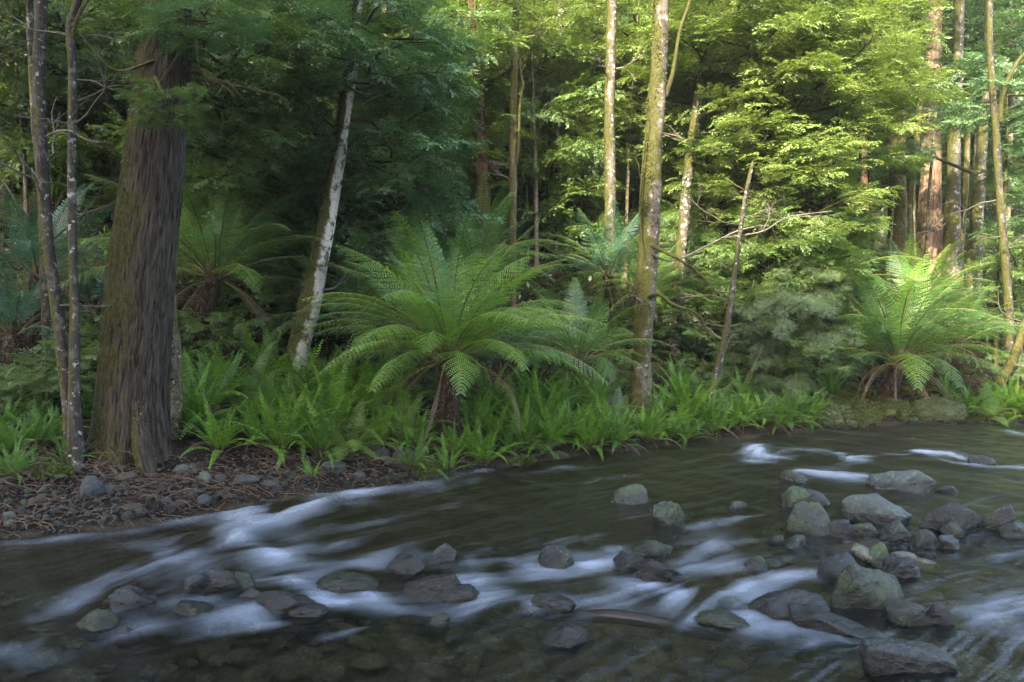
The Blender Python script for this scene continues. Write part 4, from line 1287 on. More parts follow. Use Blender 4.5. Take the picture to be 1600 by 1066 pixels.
# ------------------------------------------------------------------ trunks of the trees
def moss_tufts(parent, P, rr, base, n, side=(-1, -.2), size=.02, spread=1.3, zr=None):
    Q = catmull(np.c_[np.asarray(P, float), rr], 60)
    k = rng.integers(0, 59, n)
    a0 = math.atan2(side[1], side[0])
    th = a0 + rng.normal(0, spread, n)
    c = Q[k, :3] + (Q[k + 1, :3] - Q[k, :3]) * rng.random(n)[:, None]
    clump = np.sin(c[:, 2] * 3.1 + th * 2) + np.sin(c[:, 2] * 7.7 + 1) * .7
    m = clump > -.2
    c, th, k = c[m], th[m], k[m]
    n = len(c)
    out = np.stack([np.cos(th), np.sin(th), 0 * th], 1)
    p = c + out * (Q[k, 3] * 1.0)[:, None] - np.array(base)
    d = out + rng.normal(0, .7, (n, 3)); d /= np.linalg.norm(d, axis=1)[:, None]
    s = np.cross(d, rng.normal(0, 1, (n, 3))); s /= np.linalg.norm(s, axis=1)[:, None] + 1e-6
    l = rng.uniform(.5, 1.4, n)[:, None] * size
    V = np.stack([p - s * l * .3, p + s * l * .3, p + d * l + s * l * .1, p + d * l - s * l * .1], 1).reshape(-1, 3)
    o = obj("moss", mesh_np("moss", V, [np.arange(len(V)).reshape(-1, 4)], M['moss_tuft']), parent)
    o["kind"] = "stuff"
def leafy(parent, base, pos, radius, mat, rz=None, zs=1.0, limb=True):
    me, lb = CROWN[mat][R.randrange(len(CROWN[mat]))]
    rz = R.uniform(0, 6.28) if rz is None else rz
    o = obj("crown", me, parent)
    if me.materials[0] != M[mat]:
        o.material_slots[0].link = 'OBJECT'; o.material_slots[0].material = M[mat]
    o.location = np.array(pos) - np.array(base); o.scale = (radius, radius, radius * zs); o.rotation_euler = (R.uniform(-.12, .12), R.uniform(-.12, .12), rz)
    if limb:
        b = obj("branch", lb, parent); b.location = o.location; b.scale = o.scale; b.rotation_euler = o.rotation_euler
    return o
def big_tree(px, y, mat, label=None, moss=0, mside=(-1, -.2), top=11.0, sides=20, crown=None, flare=.3, lump=.05, ridge=0.0, branches=0, bl=.8, name="tall_tree", group="tall trees of the far bank", cat="tree", msize=.022, desc=None, amp=.06, mspread=1.1, extra=None):
    """px: (u, v, width) from the ground up at depth y"""
    pts = [at_y(u, v, y) for u, v, _ in px]
    rr = [w_ * .5 * y / FPX for _, _, w_ in px]
    x0 = pts[0][0]
    gz = Gf(x0, y)
    if pts[0][2] > gz - .05:                       # carry the trunk down into the ground
        pts = [np.array([x0 - (pts[1][0] - x0) * .02, y, gz - .25])] + pts
        rr = [rr[0] * 1.05] + rr
    d = pts[-1] - pts[-2]; d = d / np.linalg.norm(d)
    if pts[-1][2] < top and px[-1][1] <= 5:
        L = (top - pts[-1][2]) / max(d[2], .5)
        pts += [pts[-1] + d * L * .5 + [R.uniform(-.15, .15), 0, 0], pts[-1] + d * L + [R.uniform(-.3, .3), R.uniform(-.3, .3), 0]]
        rr += [rr[-1] * .75, rr[-1] * .35]
    base = np.array([pts[0][0], y, gz])
    root = empty(name, tuple(base))
    acc = Acc()
    big = rr[1] > .25
    rows_ = 260 if big else max(50, int(sum(np.linalg.norm(np.diff(pts, axis=0), axis=1)) * 12))
    acc.tube(pts, rr, sides, rows_, amp=amp, ridge=ridge, flare=(flare, .35 if big else .18, 5), seed=R.uniform(0, 9), lump=lump)
    me = acc.mesh("trunk", B[mat]); me.transform(Matrix.Translation(-Vector(base)))
    obj("trunk", me, root)
    if moss:
        moss_tufts(root, pts[:len(px) + 1], rr[:len(px) + 1], base, moss, mside, msize, mspread)
    for k in range(branches):
        f = R.uniform(.15, .98); Q = catmull(np.c_[pts, rr], 40); q = Q[int(f * 39)]
        if q[2] > 8.5: continue
        a = R.uniform(0, 6.28)
        ac = Acc()
        bare_branch(ac, q[:3] - base, (math.cos(a), .15 + math.sin(a) * .45, R.uniform(-.1, .5)), bl * R.uniform(.5, 1.3), max(.006, q[3] * .22), 2)
        obj("branch", ac.mesh("bare_branch", M['twig'] if R.random() < .35 else M['twig_dark']), root)
    for ln, w_ in (extra or []):
        ac = Acc(); P = [at_y(u, v, yy) - base for u, v, yy in ln]
        ac.tube(P, np.linspace(w_, w_ * .45, len(P)) * .5 * y / FPX, 9, len(P) * 7, amp=.12, lump=.08, seed=R.random() * 9)
        for q in range(2, len(P)):
            bare_branch(ac, P[q], P[q] - P[q - 1] + np.array([R.uniform(-.1, .1), 0, R.uniform(-.05, .15)]), R.uniform(.3, .7), w_ * .2 * y / FPX, 1)
        obj("branch", ac.mesh("limb", B['limb']), root)
    for c in (crown or []):
        leafy(root, base, *c)
    if label:
        tag(root, label, cat, group)
    else:
        auto(root, desc, cat, group, (pts[1][0], y, pts[1][2]), "up the slope")
    return root
def buttress(root, px, rr):
    b = np.array(root.location)
    P = [at_y(*q) - b for q in px]
    acc = Acc(); acc.tube(P, rr, 24, 60, amp=.15, lump=.12, seed=4)
    obj("root_buttress", acc.mesh("root_buttress", B['mossy'] if rr[0] > .15 else B['great']), root)
    moss_tufts(root, [p + b for p in P], rr, b, 2600 if rr[0] > .15 else 260, (.3, -1), .024, 1.2)
def hang(root, start, u, v, y, r, mat, zs=1.0, thick=.03):
    """a leafy bough of a named tree: a limb from the trunk carrying a crown part"""
    b = np.array(root.location)
    p0 = at_y(*start); p1 = at_y(u, v, y)
    acc = Acc()
    mid = (p0 + p1) / 2 + np.array([R.uniform(-.1, .1), R.uniform(-.1, .1), R.uniform(.05, .3)])
    acc.tube([p0 - b, mid - b, p1 - b], [thick, thick * .7, thick * .4], 8, 22, amp=.12, lump=.08, seed=R.random() * 9)
    obj("branch", acc.mesh("limb", B['limb']), root)
    leafy(root, b, p1, r, mat, zs=zs)
def top_crown(u, y, r=2.3, z=9.5, m='leaf_mid', n=3):
    x = at_y(u, 0, y)[0]
    z += 2.2 if u > 500 else 0; r *= .75 if u > 500 else 1; n = 1
    return [((x + R.uniform(-1, 1), y + R.uniform(-1, 1), z + k * 1.1 + R.uniform(-.4, .4)), r * R.uniform(.8, 1.1), m) for k in range(n)]

great = big_tree([(203, 736, 112), (206, 690, 108), (208, 600, 102), (216, 500, 101), (224, 400, 98), (236, 300, 90), (246, 200, 84), (256, 100, 77), (263, 0, 70)], 8.25, 'great',
         "great old tree with dark fissured bark and a mossy left flank", moss=5200, mside=(-1, .15), top=13, sides=200, flare=.34, lump=.015, ridge=.009, branches=0, amp=.03, mspread=.55,
         crown=[((-4.2, 8.3, 8.0), 1.8, 'leaf_shade_dark'), ((-6.2, 8.5, 8.8), 2.0, 'leaf_shade_dark')],
         extra=[([(290, 110, 8.2), (318, 112, 8.15), (338, 128, 8.1), (352, 128, 8.05)], 14),
                ([(240, 95, 8.0), (180, 110, 7.9), (130, 60, 7.8)], 5), ([(250, 130, 7.9), (300, 60, 7.8), (310, 100, 7.7)], 4)])
buttress(great, [(150, 752, 8.0), (160, 722, 8.05), (176, 660, 8.1), (186, 600, 8.12)], [.10, .12, .10, .04])
buttress(great, [(236, 756, 7.85), (228, 728, 7.9), (220, 680, 7.95), (216, 620, 8.0)], [.09, .11, .09, .03])
buttress(great, [(250, 742, 8.6), (260, 660, 8.62), (264, 560, 8.6), (262, 470, 8.55), (256, 400, 8.5)], [.17, .14, .12, .08, .03])
white = big_tree([(448, 640, 40), (456, 590, 37), (468, 540, 35), (483, 480, 33), (496, 420, 30), (508, 360, 28), (519, 300, 25), (531, 230, 22), (541, 160, 20), (552, 90, 17), (560, 0, 14)], 10.6, 'white',
         "white barked tree leaning right with thick moss on its left", moss=3600, mside=(-1, -.1), top=9.5, sides=40, msize=.032, branches=5, mspread=.6,
         crown=[((-3.6, 10.8, 8.6), 1.5, 'leaf_shade_dark')])
big_tree([(112, 695, 22), (106, 620, 20), (94, 520, 19), (80, 420, 18), (70, 320, 18), (64, 220, 18), (61, 100, 17), (64, 0, 18)], 7.9, 'grey',
         "thin grey trunk bending left, mossy midway, left of its straight twin", moss=500, top=8, sides=18, branches=9, bl=1.1)
big_tree([(118, 696, 24), (116, 600, 17), (117, 500, 15), (114, 400, 13), (112, 300, 13), (113, 200, 13), (113, 100, 12), (110, 40, 12), (122, 0, 12)], 7.8, 'grey',
         "straight thin dark grey trunk close beside the great tree", moss=250, top=8, sides=18, branches=9, bl=1.1,
         extra=[([(112, 60, 7.8), (122, 25, 7.8), (140, -10, 7.8), (150, -60, 7.8)], 9)])
big_tree([(66, 330, 12), (55, 200, 11), (50, 100, 11), (47, 0, 10)], 9.5, 'grey', "slim brownish stem crossing behind the bending grey trunk", top=8, sides=14, branches=4)
big_tree([(15, 280, 8), (15, 180, 7), (14, 70, 6), (14, 0, 6)], 14, 'lichen', "very thin pale speckled trunk at the far left", top=8, sides=10, branches=4)
big_tree([(333, 330, 11), (334, 250, 11), (335, 150, 10), (337, 60, 9), (338, 0, 8)], 18, 'lichen', "thin pale trunk standing right of the great tree", top=11, sides=12, crown=top_crown(338, 18, 2, 9.5, 'leaf_shade_dark', 1))
big_tree([(456, 360, 20), (456, 250, 20), (455, 130, 19), (455, 0, 18)], 15, 'back', "dim thick trunk hidden in leaves left of the white tree", top=11, sides=18, branches=2, crown=top_crown(455, 15, 2, 10, 'leaf_shade_dark', 1))
big_tree([(756, 395, 24), (754, 330, 22), (753, 260, 21), (750, 190, 18), (748, 130, 16), (742, 70, 13), (738, 0, 12)], 15.0, 'stringy',
         "dark reddish stringy barked trunk with a kinked right hand limb", top=10, sides=30, ridge=.008, branches=3, moss=0,
         extra=[([(750, 140, 15), (765, 128, 14.9), (782, 118, 14.8), (796, 100, 14.8), (800, 60, 14.8)], 12), ([(740, 90, 15), (746, 50, 14.8), (755, 0, 14.8)], 9)],
         crown=top_crown(745, 17, 2.2, 9.8, 'leaf_mid', 1))
big_tree([(800, 395, 13), (801, 330, 12), (802, 260, 12), (802, 180, 11), (804, 100, 11), (806, 30, 12), (806, 0, 10)], 14.6, 'mossy',
         "slender yellow mossed trunk right of the stringy barked one", moss=900, mside=(-.5, -.8), top=9.5, sides=16, branches=3, crown=top_crown(806, 16, 2, 9.5, 'leaf_mid', 1),
         extra=[([(803, 265, 14.6), (810, 235, 14.5), (812, 170, 14.5), (818, 130, 14.4)], 6)])
big_tree([(953, 490, 20), (952, 420, 18), (953, 340, 17), (953, 260, 17), (952, 180, 16), (954, 90, 16), (956, 0, 15)], 14.8, 'lichen',
         "pale lichen spotted trunk, straight, left of the moss banded one", moss=900, mside=(-.7, -.7), top=11, sides=22, branches=3, crown=top_crown(956, 14.8, 2.2, 10, 'leaf_mid', 1), lump=.06)
big_tree([(1000, 640, 40), (1001, 600, 33), (1005, 520, 31), (1010, 440, 31), (1015, 360, 30), (1018, 280, 28), (1023, 200, 27), (1029, 110, 26), (1032, 40, 25), (1033, 0, 23)], 12.1, 'band',
         "tall main trunk banded with brown moss and pale bark", moss=3800, mside=(-.8, -.6), top=12, sides=50, flare=.35, branches=3, lump=.07, msize=.028,
         extra=[([(1040, 150, 12.1), (1052, 110, 12), (1062, 50, 12), (1078, 0, 12), (1090, -50, 12)], 7),
                ([(1016, 382, 12.0), (1035, 392, 11.8), (1060, 405, 11.6), (1090, 425, 11.4)], 7),
                ([(1012, 465, 12), (1030, 460, 11.8), (1050, 475, 11.7), (1080, 485, 11.6)], 8),
                ([(1012, 430, 12), (1000, 350, 11.9), (1002, 280, 11.9), (1010, 200, 11.9)], 3)],
         crown=top_crown(1035, 12.5, 2.2, 9.8, 'leaf_mid', 2))
big_tree([(1052, 520, 24), (1058, 450, 19), (1066, 380, 18), (1072, 310, 17), (1081, 230, 17), (1088, 180, 16), (1098, 110, 14), (1106, 60, 12), (1110, 0, 10)], 14.6, 'lichen',
         "mossy trunk curving right behind the moss banded trunk", moss=1400, mside=(.2, -1), top=9.5, sides=22, branches=5, lump=.08,
         extra=[([(1085, 200, 14.6), (1100, 178, 14.4), (1130, 170, 14.2)], 6), ([(1072, 250, 14.6), (1110, 262, 14.2), (1150, 290, 13.9)], 5)],
         crown=[((4.2, 14.2, 7.2), 1.9, 'leaf_sunlit_yellow')])
big_tree([(1108, 640, 12), (1118, 590, 11), (1134, 520, 10), (1146, 440, 8), (1158, 350, 7), (1168, 290, 6), (1176, 255, 5)], 12.3, 'grey', "slender pale sapling leaning right beyond the moss banded trunk", top=6, sides=12, branches=12, bl=.9)
big_tree([(1150, 635, 10), (1166, 600, 9), (1180, 570, 8), (1190, 540, 6)], 12.8, 'grey', "short leaning stem in front of the grey green shrub", top=4, sides=10, branches=4, bl=.6)
big_tree([(1400, 440, 34), (1402, 380, 28), (1402, 300, 26), (1403, 200, 23), (1401, 100, 21), (1400, 0, 20)], 17.6, 'mossy', "upright trunk with yellow moss on its lower half, left of the right hand grove",
         moss=1600, mside=(.6, -.8), top=11, sides=26, branches=2, flare=.2, crown=top_crown(1400, 17.6, 2.2, 10.5, 'leaf_mid', 1), msize=.035)
big_tree([(1413, 410, 12), (1419, 340, 10), (1427, 270, 9), (1436, 180, 8), (1440, 120, 7)], 17.9, 'mossy', "thin bent mossy stem touching the yellow mossed trunk", moss=300, mside=(0, -1), top=8, sides=12, branches=3)
big_tree([(1453, 395, 46), (1453, 350, 36), (1454, 290, 30), (1455, 220, 27), (1457, 150, 25), (1458, 60, 23), (1460, 0, 22)], 19.5, 'stripped', "stout trunk of pale pinkish red stripped bark in the right hand grove",
         moss=0, top=12, sides=60, ridge=.010, flare=.25, crown=top_crown(1458, 19.5, 2.2, 11, 'leaf_shade_dark', 1))
big_tree([(1487, 400, 28), (1488, 340, 23), (1490, 270, 19), (1491, 200, 18), (1495, 140, 15), (1498, 60, 14), (1500, 0, 13)], 19.0, 'lichen', "smooth tan trunk right of the stripped red one", moss=300, mside=(-1, 0), top=12, sides=20)
big_tree([(1500, 395, 10), (1506, 330, 9), (1510, 260, 9), (1512, 200, 8), (1516, 130, 8)], 19.4, 'mossy', "thin mossy stem behind the smooth tan trunk", moss=200, top=9, sides=12)
big_tree([(1523, 392, 22), (1527, 330, 18), (1532, 260, 16), (1537, 190, 14), (1542, 120, 12), (1545, 0, 11)], 18.6, 'lichen', "pale spotted trunk tilted right, farthest right of the grove", moss=200, top=12, sides=18, branches=2,
         extra=[([(1532, 275, 18.6), (1500, 262, 18.4), (1470, 250, 18.3), (1445, 240, 18.2)], 7)], crown=top_crown(1540, 18.6, 2.2, 10.5, 'leaf_shade_blue', 1))
big_tree([(1577, 515, 12), (1573, 440, 13), (1566, 360, 12), (1560, 280, 11), (1556, 200, 10), (1549, 120, 9), (1546, 0, 8)], 15.0, 'grey', "dark mossy trunk with a long forked limb at the right edge", moss=700, mside=(.5, -.8), top=9, sides=18, branches=4,
         extra=[([(1562, 190, 15), (1566, 150, 14.9), (1580, 115, 14.8), (1600, 85, 14.8), (1640, 60, 14.8)], 9)], crown=top_crown(1570, 15, 1.8, 8.5, 'leaf_shade_blue', 1))
big_tree([(1545, 625, 16), (1562, 600, 14), (1578, 570, 13), (1592, 535, 11), (1606, 490, 9)], 14.0, 'mossy', "short stem leaning right out of the mossy bank at the right edge", moss=400, mside=(0, -1), top=4, sides=14, branches=2)
big_tree([(868, 420, 9), (870, 300, 8), (873, 160, 7), (874, 0, 6)], 16.5, 'lichen', "very slim pale stem between the yellow mossed and the pale lichen trunks", top=9, sides=9, branches=3)
big_tree([(690, 330, 9), (694, 270, 8), (702, 180, 7), (712, 60, 6), (716, 0, 6)], 16.0, 'lichen', "slim pale leaning stem left of the stringy barked trunk", top=9, sides=9, branches=3)
big_tree([(908, 400, 10), (907, 250, 9), (905, 120, 8), (903, 0, 8)], 18.5, 'stringy', "dark slim trunk just left of the pale lichen trunk", top=11, sides=9, branches=2)
big_tree([(1236, 330, 9), (1236, 160, 9), (1238, 60, 8), (1238, 0, 8)], 17.5, 'lichen', "pale slim trunk glimpsed through the yellow green boughs", top=10, sides=9, branches=3)
big_tree([(838, 400, 8), (836, 250, 7), (832, 120, 6), (830, 0, 6)], 15.8, 'back', "thread thin trunk right of the yellow mossed trunk", top=9, sides=9, branches=4)
big_tree([(594, 420, 9), (596, 260, 8), (600, 100, 7), (602, 0, 7)], 15.5, 'back', "slim shaded trunk right of the leaning white tree", top=9, sides=9, branches=3)
big_tree([(1352, 330, 18), (1350, 270, 15), (1352, 200, 13), (1356, 80, 12), (1358, 0, 11)], 21, 'stringy', "dark shaded trunk behind the layered yellow green boughs", top=11, sides=14)
big_tree([(1580, 120, 10), (1578, 60, 9), (1576, 0, 9)], 22, 'back', "faint thin trunk high at the right edge", top=11, sides=10)
big_tree([(1466, 110, 10), (1467, 50, 9), (1468, 0, 9)], 26, 'back', "faint pale trunk showing above the stripped red one", top=14, sides=10)

# ------------------------------------------------------------------ understory trees whose crowns fill the picture
def under_tree(u, v, y, r, mat, desc, zs=1.0, name="leafy_tree"):
    c = at_y(u, v, y)
    gz = Gf(c[0], c[1])
    bx = c[0] + R.uniform(-.3, .3)
    base = np.array([bx, y + R.uniform(-.1, .3), 0]); base[2] = Gf(base[0], base[1])
    root = empty(name, tuple(base))
    c[2] = max(c[2], base[2] + r * .5)
    topz = c[2] + r * .5 * zs
    h = topz - base[2]
    acc = Acc()
    q = [np.array([0, 0, -.2]), np.array([R.uniform(-.05, .05), 0, h * .35]), np.array([(c[0] - bx) * .6 + R.uniform(-.08, .08), 0, h * .7]), np.array([c[0] - bx, c[1] - base[1], h])]
    rr = .012 + .0042 * h
    acc.tube(q, [rr * 1.3, rr, rr * .7, rr * .25], 7, 18, amp=.08, lump=.06)
    obj("trunk", acc.mesh("slim_trunk", B[R.choice(['back', 'grey', 'grey', 'mossy'])]), root)
    leafy(root, base, c, r, mat, zs=zs)
    auto(root, desc, "tree", "leafy understory trees", tuple(c), "up the slope")
    return root
D, DB, MD, YL, GR = 'leaf_shade_dark', 'leaf_shade_blue', 'leaf_mid', 'leaf_sunlit_yellow', 'leaf_grey'
NAMES = {D: "dark leaved tree", DB: "blue green leaved tree", MD: "mid green leafy tree", YL: "yellow green leafy tree", GR: "grey green feathery tree"}  # dark, blue and yellow leaf tones also carry painted shade and sun
for st, u, v, y, r, m in [((290, 60, 8.25), 365, 75, 9.8, 1.15, D), ((290, 140, 8.25), 350, 210, 10.4, 1.1, D), ((270, -20, 8.2), 335, 50, 9.2, 1.1, D), ((240, 20, 8), 318, 20, 7.8, .55, DB), ((245, 150, 8), 258, 158, 7.6, .34, D)]:
    hang(great, st, u, v, y, r, m, .9)
for st, u, v, y, r, m in [((548, 120, 10.6), 580, 60, 10.2, 1.2, DB), ((535, 220, 10.6), 430, 210, 11.2, 1.1, D), ((540, 190, 10.6), 610, 235, 11.2, 1.1, DB), ((552, 60, 10.6), 610, 50, 11.3, 1.3, D)]:
    hang(white, st, u, v, y, r, m, .9)
for u, v, y, r, m in [
    (600, 340, 12.0, 1.35, DB),
    (520, 330, 12.4, 1.1, MD), (630, 150, 12.2, 1.0, MD), (630, 330, 13, .9, MD), (400, 320, 12.5, 1.2, MD), 
    (120, 40, 12, 1.6, D), (30, 120, 13, 1.8, D), (150, 200, 13, 1.6, MD), (60, 260, 14, 1.6, MD), (220, 300, 14, 1.5, MD), (150, 330, 14, 1.3, MD), (30, 20, 12, 1.4, D), (190, 60, 13, 1.6, MD), (370, 480, 11.6, .7, D), (400, 560, 11.2, .6, D),
    (700, 60, 15, 1.6, YL), (690, 200, 15.5, 1.3, YL), (720, 260, 16, 1.2, YL), (640, 250, 15.5, 1.4, MD), (840, 80, 17, 1.7, MD), (870, 180, 17, 1.7, MD), (850, 290, 17, 1.4, MD), (900, 250, 18, 1.5, MD), (900, 60, 20, 2.2, MD), (780, 180, 19, 1.8, MD), (830, 350, 17.5, 1.1, MD),
    (760, 80, 17.5, 1.6, YL), (820, 140, 18.5, 1.6, YL), (910, 130, 17.5, 1.5, YL), (720, 150, 17, 1.3, YL), (890, 330, 19, 1.4, MD), (930, 210, 17, 1.2, YL), (1000, 150, 17, 1.4, YL), (780, 270, 19, 1.4, MD), (1000, 40, 16.5, 1.4, YL), (850, 30, 16, 1.3, YL), (1050, 100, 17, 1.4, YL),
    (400, 240, 14, 1.4, MD), (480, 130, 14.5, 1.5, MD), (560, 250, 14, 1.4, MD), (320, 300, 14.5, 1.3, MD), (660, 120, 15, 1.3, MD),
    (980, 80, 18, 1.8, MD), (980, 230, 18.6, 1.5, MD), (1000, 330, 18.4, 1.3, MD), (920, 380, 17, 1.0, MD), (700, 330, 16, 1.2, MD),
    (1100, 60, 14.5, 1.3, YL), (1170, 40, 15.5, 1.6, YL), (1250, 60, 14.5, 1.6, YL), (1310, 120, 14.0, 1.4, YL), (1200, 160, 14.5, 1.6, YL), (1120, 200, 16, 1.4, YL), (1280, 220, 14.6, 1.4, YL), (1340, 60, 15.5, 1.4, YL), (1180, 260, 14.5, 1.3, YL), (1260, 320, 14.2, 1.3, YL),
    (1130, 340, 15.5, 1.1, MD), (1285, 325, 14.6, 1.0, MD), (1210, 390, 14.0, 1.1, MD), (1360, 130, 14.8, 1.0, YL), (1080, 350, 16.5, 1.0, MD), (1280, 400, 14.4, .9, MD),
    (1400, 250, 16.2, .55, DB), (1430, 235, 16.4, .38, DB), (1460, 60, 22, 2.0, DB), (1530, 30, 21.5, 1.9, DB), (1570, 140, 16, 1.3, DB), (1500, 110, 22.0, 1.5, MD), (1620, 250, 16, .9, DB), (1625, 340, 16, .9, DB), (1430, 120, 22, 1.5, MD), (1470, 110, 18.4, .6, MD),
    (1590, 400, 15.5, .8, MD)]:
    under_tree(u, v, y, r, m, NAMES[m])
for u, v, y, r, m in [(1225, 480, 13.0, .75, GR), (1265, 540, 13.0, .7, MD), (1200, 560, 13.2, .65, GR), (1180, 460, 13.6, .7, MD), (1250, 430, 13.6, .7, GR), (1225, 600, 12.9, .5, GR),
                      (1120, 480, 14, .75, MD), (1150, 400, 14.5, .8, MD), (1080, 440, 14.6, .6, MD), (1100, 580, 13.4, .5, D), (920, 620, 12.2, .5, D), (900, 470, 14.5, .7, D), (860, 540, 13.2, .5, D), (1000, 520, 14.6, .7, D),
                      (620, 480, 13, .7, D), (660, 580, 11.4, .45, D), (440, 540, 11.8, .55, D), (340, 540, 10.4, .5, D), (70, 620, 9, .45, D), (20, 600, 9, .4, D), (180, 560, 10, .6, D), (110, 600, 9.4, .5, D), (960, 590, 12.8, .45, D),
                      (1340, 470, 15.5, .7, MD), (1540, 480, 16.0, .6, MD), (1470, 445, 17, .45, MD), (1600, 560, 14.6, .45, MD), (1180, 520, 14.6, .8, D), (1300, 580, 14.4, .45, GR)]:
    o = under_tree(u, v, y, r, m, "low " + {GR: "grey green feathery shrub", MD: "leafy green shrub", D: "dark leafy shrub"}[m], .95, "shrub")
    AUTO[-1] = AUTO[-1][:2] + ("shrub", "shrubs of the understory") + AUTO[-1][4:]

# forest further up the slope
for k in range(200):
    y = 17.5 + 38 * (k / 200) ** 1.15 + R.uniform(-.6, .6)
    x = R.uniform(-.78, .78) * y
    g = Gf(x, y)
    u, _ = to_px((x, y, g))
    if (y < 21.5 and 1235 < u < 1720) or (y < 19 and 740 < u < 830): continue
    h = R.choice([R.uniform(1.2, 3.2), R.uniform(3.5, 7)])
    m = R.choice([D, MD, MD]) if u < 650 else R.choice([MD, MD, YL, D]) if u < 1350 else R.choice([MD, DB, D])
    p = to_px((x, y, g + h))
    under_tree(p[0], p[1], y, R.uniform(1.5, 2.3) * (1 + (y - 17) * .012), m, "distant " + NAMES[m])
for k in range(60):
    y = R.uniform(17, 36); x = R.uniform(-.72, .72) * y
    u, v = to_px((x, y, Gf(x, y)))
    if y < 25 and 1370 < u < 1575: continue
    big_tree([(u, v, R.uniform(9, 17)), (u + R.uniform(-6, 8), v - 140, R.uniform(8, 13)), (u + R.uniform(-10, 16), -5 if v > 160 else v - 300, R.uniform(7, 10))], y, R.choice(['back', 'lichen', 'back', 'mossy', 'stringy']),
             None, top=Gf(x, y) + 12, sides=9, desc="distant bare trunk", cat="tree", group="distant trunks up the slope", crown=None)

# ------------------------------------------------------------------ undergrowth, litter, twigs
def leaf_scatter(name, pts, mat, size, up=.6, aspect=.5, lift=.12):
    n = len(pts)
    d = rng.normal(0, 1, (n, 3)); d[:, 2] = np.abs(d[:, 2]) * up; d /= np.linalg.norm(d, axis=1)[:, None]
    s = np.cross(d, rng.normal(0, 1, (n, 3)) * .4 + [0, 0, 1]); s /= np.linalg.norm(s, axis=1)[:, None] + 1e-6
    l = size * rng.uniform(.6, 1.4, n)[:, None]
    p = pts + np.stack([np.zeros(n), np.zeros(n), rng.random(n) * lift], 1)
    V = np.stack([p, p + d * l * .5 + s * l * aspect * .5, p + d * l, p + d * l * .5 - s * l * aspect * .5], 1).reshape(-1, 3)
    o = obj(name, mesh_np(name, V, [np.arange(len(V)).reshape(-1, 4)], M[mat]))
    o["kind"] = "stuff"
    return o
def bank_points(n, s0, s1, x0=-9, x1=14, clump=1.3, seed=0, th=-.2):
    x = rng.uniform(x0, x1, n * 3); s = rng.uniform(s0, s1, n * 3)
    y = np.interp(x, BX, BY) + s * 1.12
    m = wob(x, y, clump, seed) > th
    x, y = x[m][:n], y[m][:n]
    return np.stack([x, y, G(x, y)], 1)
tag(leaf_scatter("undergrowth", bank_points(34000, 1.4, 14, -12, 18, 1.7, 3), 'fern_dark', .075, .8, .4, .28), "low leafy undergrowth covering the slope", "undergrowth")
tag(leaf_scatter("undergrowth", bank_points(26000, 3.0, 26, -16, 24, 1.3, 8), 'leaf_mid', .10, .8, .5, .4), "bright seedlings and leaves on the upper slope", "undergrowth")
tag(leaf_scatter("leaf_litter", bank_points(20000, .05, 6, -8, 12, 2.0, 5, -.6), 'dead', .04, .15, .45, .02), "brown dead leaves lying on the bank soil", "litter")
tag(leaf_scatter("bank_moss", bank_points(26000, .0, 1.3, 4.4, 10, 3.0, 2, -.3), 'moss_tuft', .035, .9, .4, .03), "bright moss and tiny plants at the upstream waterline", "moss")
# bare twigs and roots tangled on the bank
def tangle(name, n, s0, s1, x0, x1, mat, L=.35, r=.004, hump=.05):
    acc = Acc()
    for k in range(n):
        x = R.uniform(x0, x1); y = float(np.interp(x, BX, BY)) + R.uniform(s0, s1)
        a = R.uniform(0, 6.28); l = L * R.uniform(.4, 1.5); P = []
        for q in range(5):
            P.append([x, y, Gf(x, y) + .012 + hump * math.sin(q / 4 * 3.14) * R.random()])
            a += R.gauss(0, .5); x += math.cos(a) * l / 4; y += math.sin(a) * l / 4 * .6
        acc.tube(P, np.linspace(r, r * .4, 5) * R.uniform(.6, 1.6), 3, 8)
    o = obj(name, acc.mesh(name, mat)); o["kind"] = "stuff"
    return o
tag(tangle("root_tangle", 700, .0, 1.2, -5.6, -.6, M['root']), "thin roots and twigs tangled over the bare left bank", "roots")
tag(tangle("twig_litter", 420, .1, 2.6, -.6, 9, M['twig_dark'], .4), "fallen twigs among the ferns of the middle bank", "twigs")
tag(tangle("twig_pile", 120, .75, 1.7, -5.2, -3.75, M['root'], .45, .0045, .2), "pile of pale dead twigs left of the great trunk", "twigs")

for ln, r, lb in [([(735, 700, 10.1), (775, 702, 10.2), (820, 712, 10.3), (862, 716, 10.45)], .07, "low mossy log lying along the waterline right of the central tree fern"),
                  ([(1492, 372, 17.2), (1525, 358, 17.6), (1552, 352, 18.0)], .06, "pale broken log lying on the slope below the right hand grove")]:
    P = [at_y(*q) for q in ln]; P = [np.array([p[0], p[1], Gf(p[0], p[1]) + r * .5]) for p in P]
    acc = Acc(); acc.tube(P, [r, r * 1.1, r, r * .6][:len(P)], 16, 34, amp=.12, lump=.1, seed=3)
    o = obj("fallen_log", acc.mesh("fallen_log", B['mossy'])); tag(o, lb, "log", "fallen logs of the bank")

# fallen dead branches that show as pale curves
for ln, r, lb in [
    ([(1020, 400, 11.9), (1060, 405, 12.5), (1150, 362, 13), (1200, 352, 13.2)], .018, "pale dead branch reaching right from behind the moss banded trunk"),
    ([(1126, 372, 12.4), (1190, 362, 12.5), (1230, 340, 12.6), (1300, 330, 12.6)], .014, "long grey dead branch lying across the shrub tops")]:
    acc = Acc(); P = [at_y(*q) for q in ln]
    acc.tube(P, np.linspace(r, r * .5, len(P)), 7, 24, amp=.1)
    for q in (1, 2):
        bare_branch(acc, P[q], P[q + 1] - P[q] + np.array([0, 0, .2]), .6, r * .5, 2)
    tag(obj("dead_branch", acc.mesh("dead_branch", M['twig'])), lb, "branch", "dead branches caught in the shrubs")

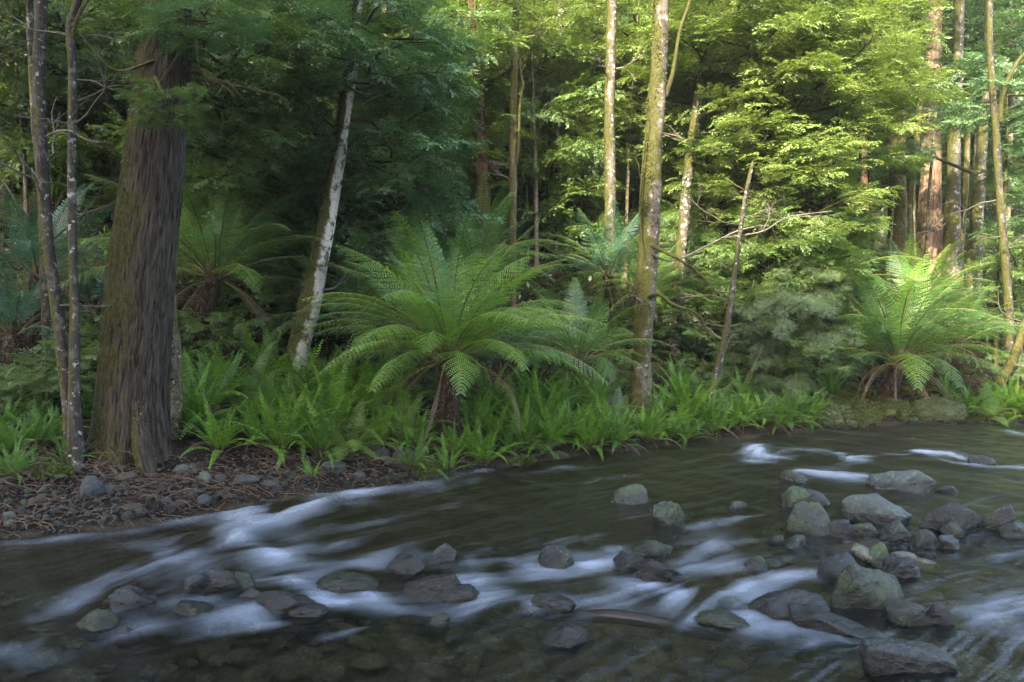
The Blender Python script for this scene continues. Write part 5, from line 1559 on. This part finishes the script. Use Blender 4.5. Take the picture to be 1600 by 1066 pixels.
# ------------------------------------------------------------------ unseen trees added behind the camera, heights set to shade the river
SHADE_TREES = []
for row, (yy, off) in enumerate(((-8.0, 0.0), (-11.0, 1.6))):
    for q in range(11):
        xx = -24 + off + q * 3.3 + R.uniform(-.4, .4)
        hh = float(np.interp(xx, [-16, -12.5, -10.5, -6, 2, 8], [18.0, 17.4, 16.5, 15.9, 15.6, 15.2])) + row * 1.6
        SHADE_TREES.append((xx, yy + R.uniform(-.5, .5), hh, 2.9))
for k, (x, y, h, r) in enumerate(SHADE_TREES):
    gz = Gf(x, y) if y < 0 else max(Gf(x, y), 0)
    root = empty("tall_tree", (x, y, gz))
    acc = Acc(); acc.tube([(0, 0, -.3), (.1, 0, h * .4), (0, .2, h)], [.3, .24, .08], 16, 30, amp=.06, flare=(.3, .4, 5))
    obj("trunk", acc.mesh("near_trunk", B['back']), root)
    zz = 5.5
    while zz < h - 1.5:
        leafy(root, (x, y, gz), (x + R.uniform(-.6, .6), y + R.uniform(-.6, .6), gz + zz), r * R.uniform(.85, 1.0), D, zs=1.1)
        zz += 2.9
    tag(root, "unseen tall tree added behind the viewer to shade the river", "tree", "unseen shade trees added behind the viewer")

# ------------------------------------------------------------------ thin forest air
HX, HY, HZ = (-95, 105), (-60, 110), (-1.6, 60)
hv = np.array([(x, y, z) for x in HX for y in HY for z in HZ], float)
hz = obj("haze", mesh_np("haze", hv, [np.array([[0, 1, 3, 2], [4, 6, 7, 5], [0, 4, 5, 1], [2, 3, 7, 6], [0, 2, 6, 4], [1, 5, 7, 3]])], None or bpy.data.materials.new("haze_air")))
hz["kind"] = "stuff"
hm = hz.data.materials[0]; hm.use_nodes = True
hn = hm.node_tree
for n in list(hn.nodes): hn.nodes.remove(n)
pv = hn.nodes.new("ShaderNodeVolumePrincipled"); pv.inputs["Density"].default_value = .0009; pv.inputs["Color"].default_value = (.95, .95, .78, 1); pv.inputs["Anisotropy"].default_value = .2
ho = hn.nodes.new("ShaderNodeOutputMaterial"); hn.links.new(pv.outputs[0], ho.inputs["Volume"])
sc.cycles.volume_bounces = 0

finish_labels()
print("objects", len(bpy.data.objects), "tris", sum(len(m.loops) - 2 * len(m.polygons) for m in bpy.data.meshes))
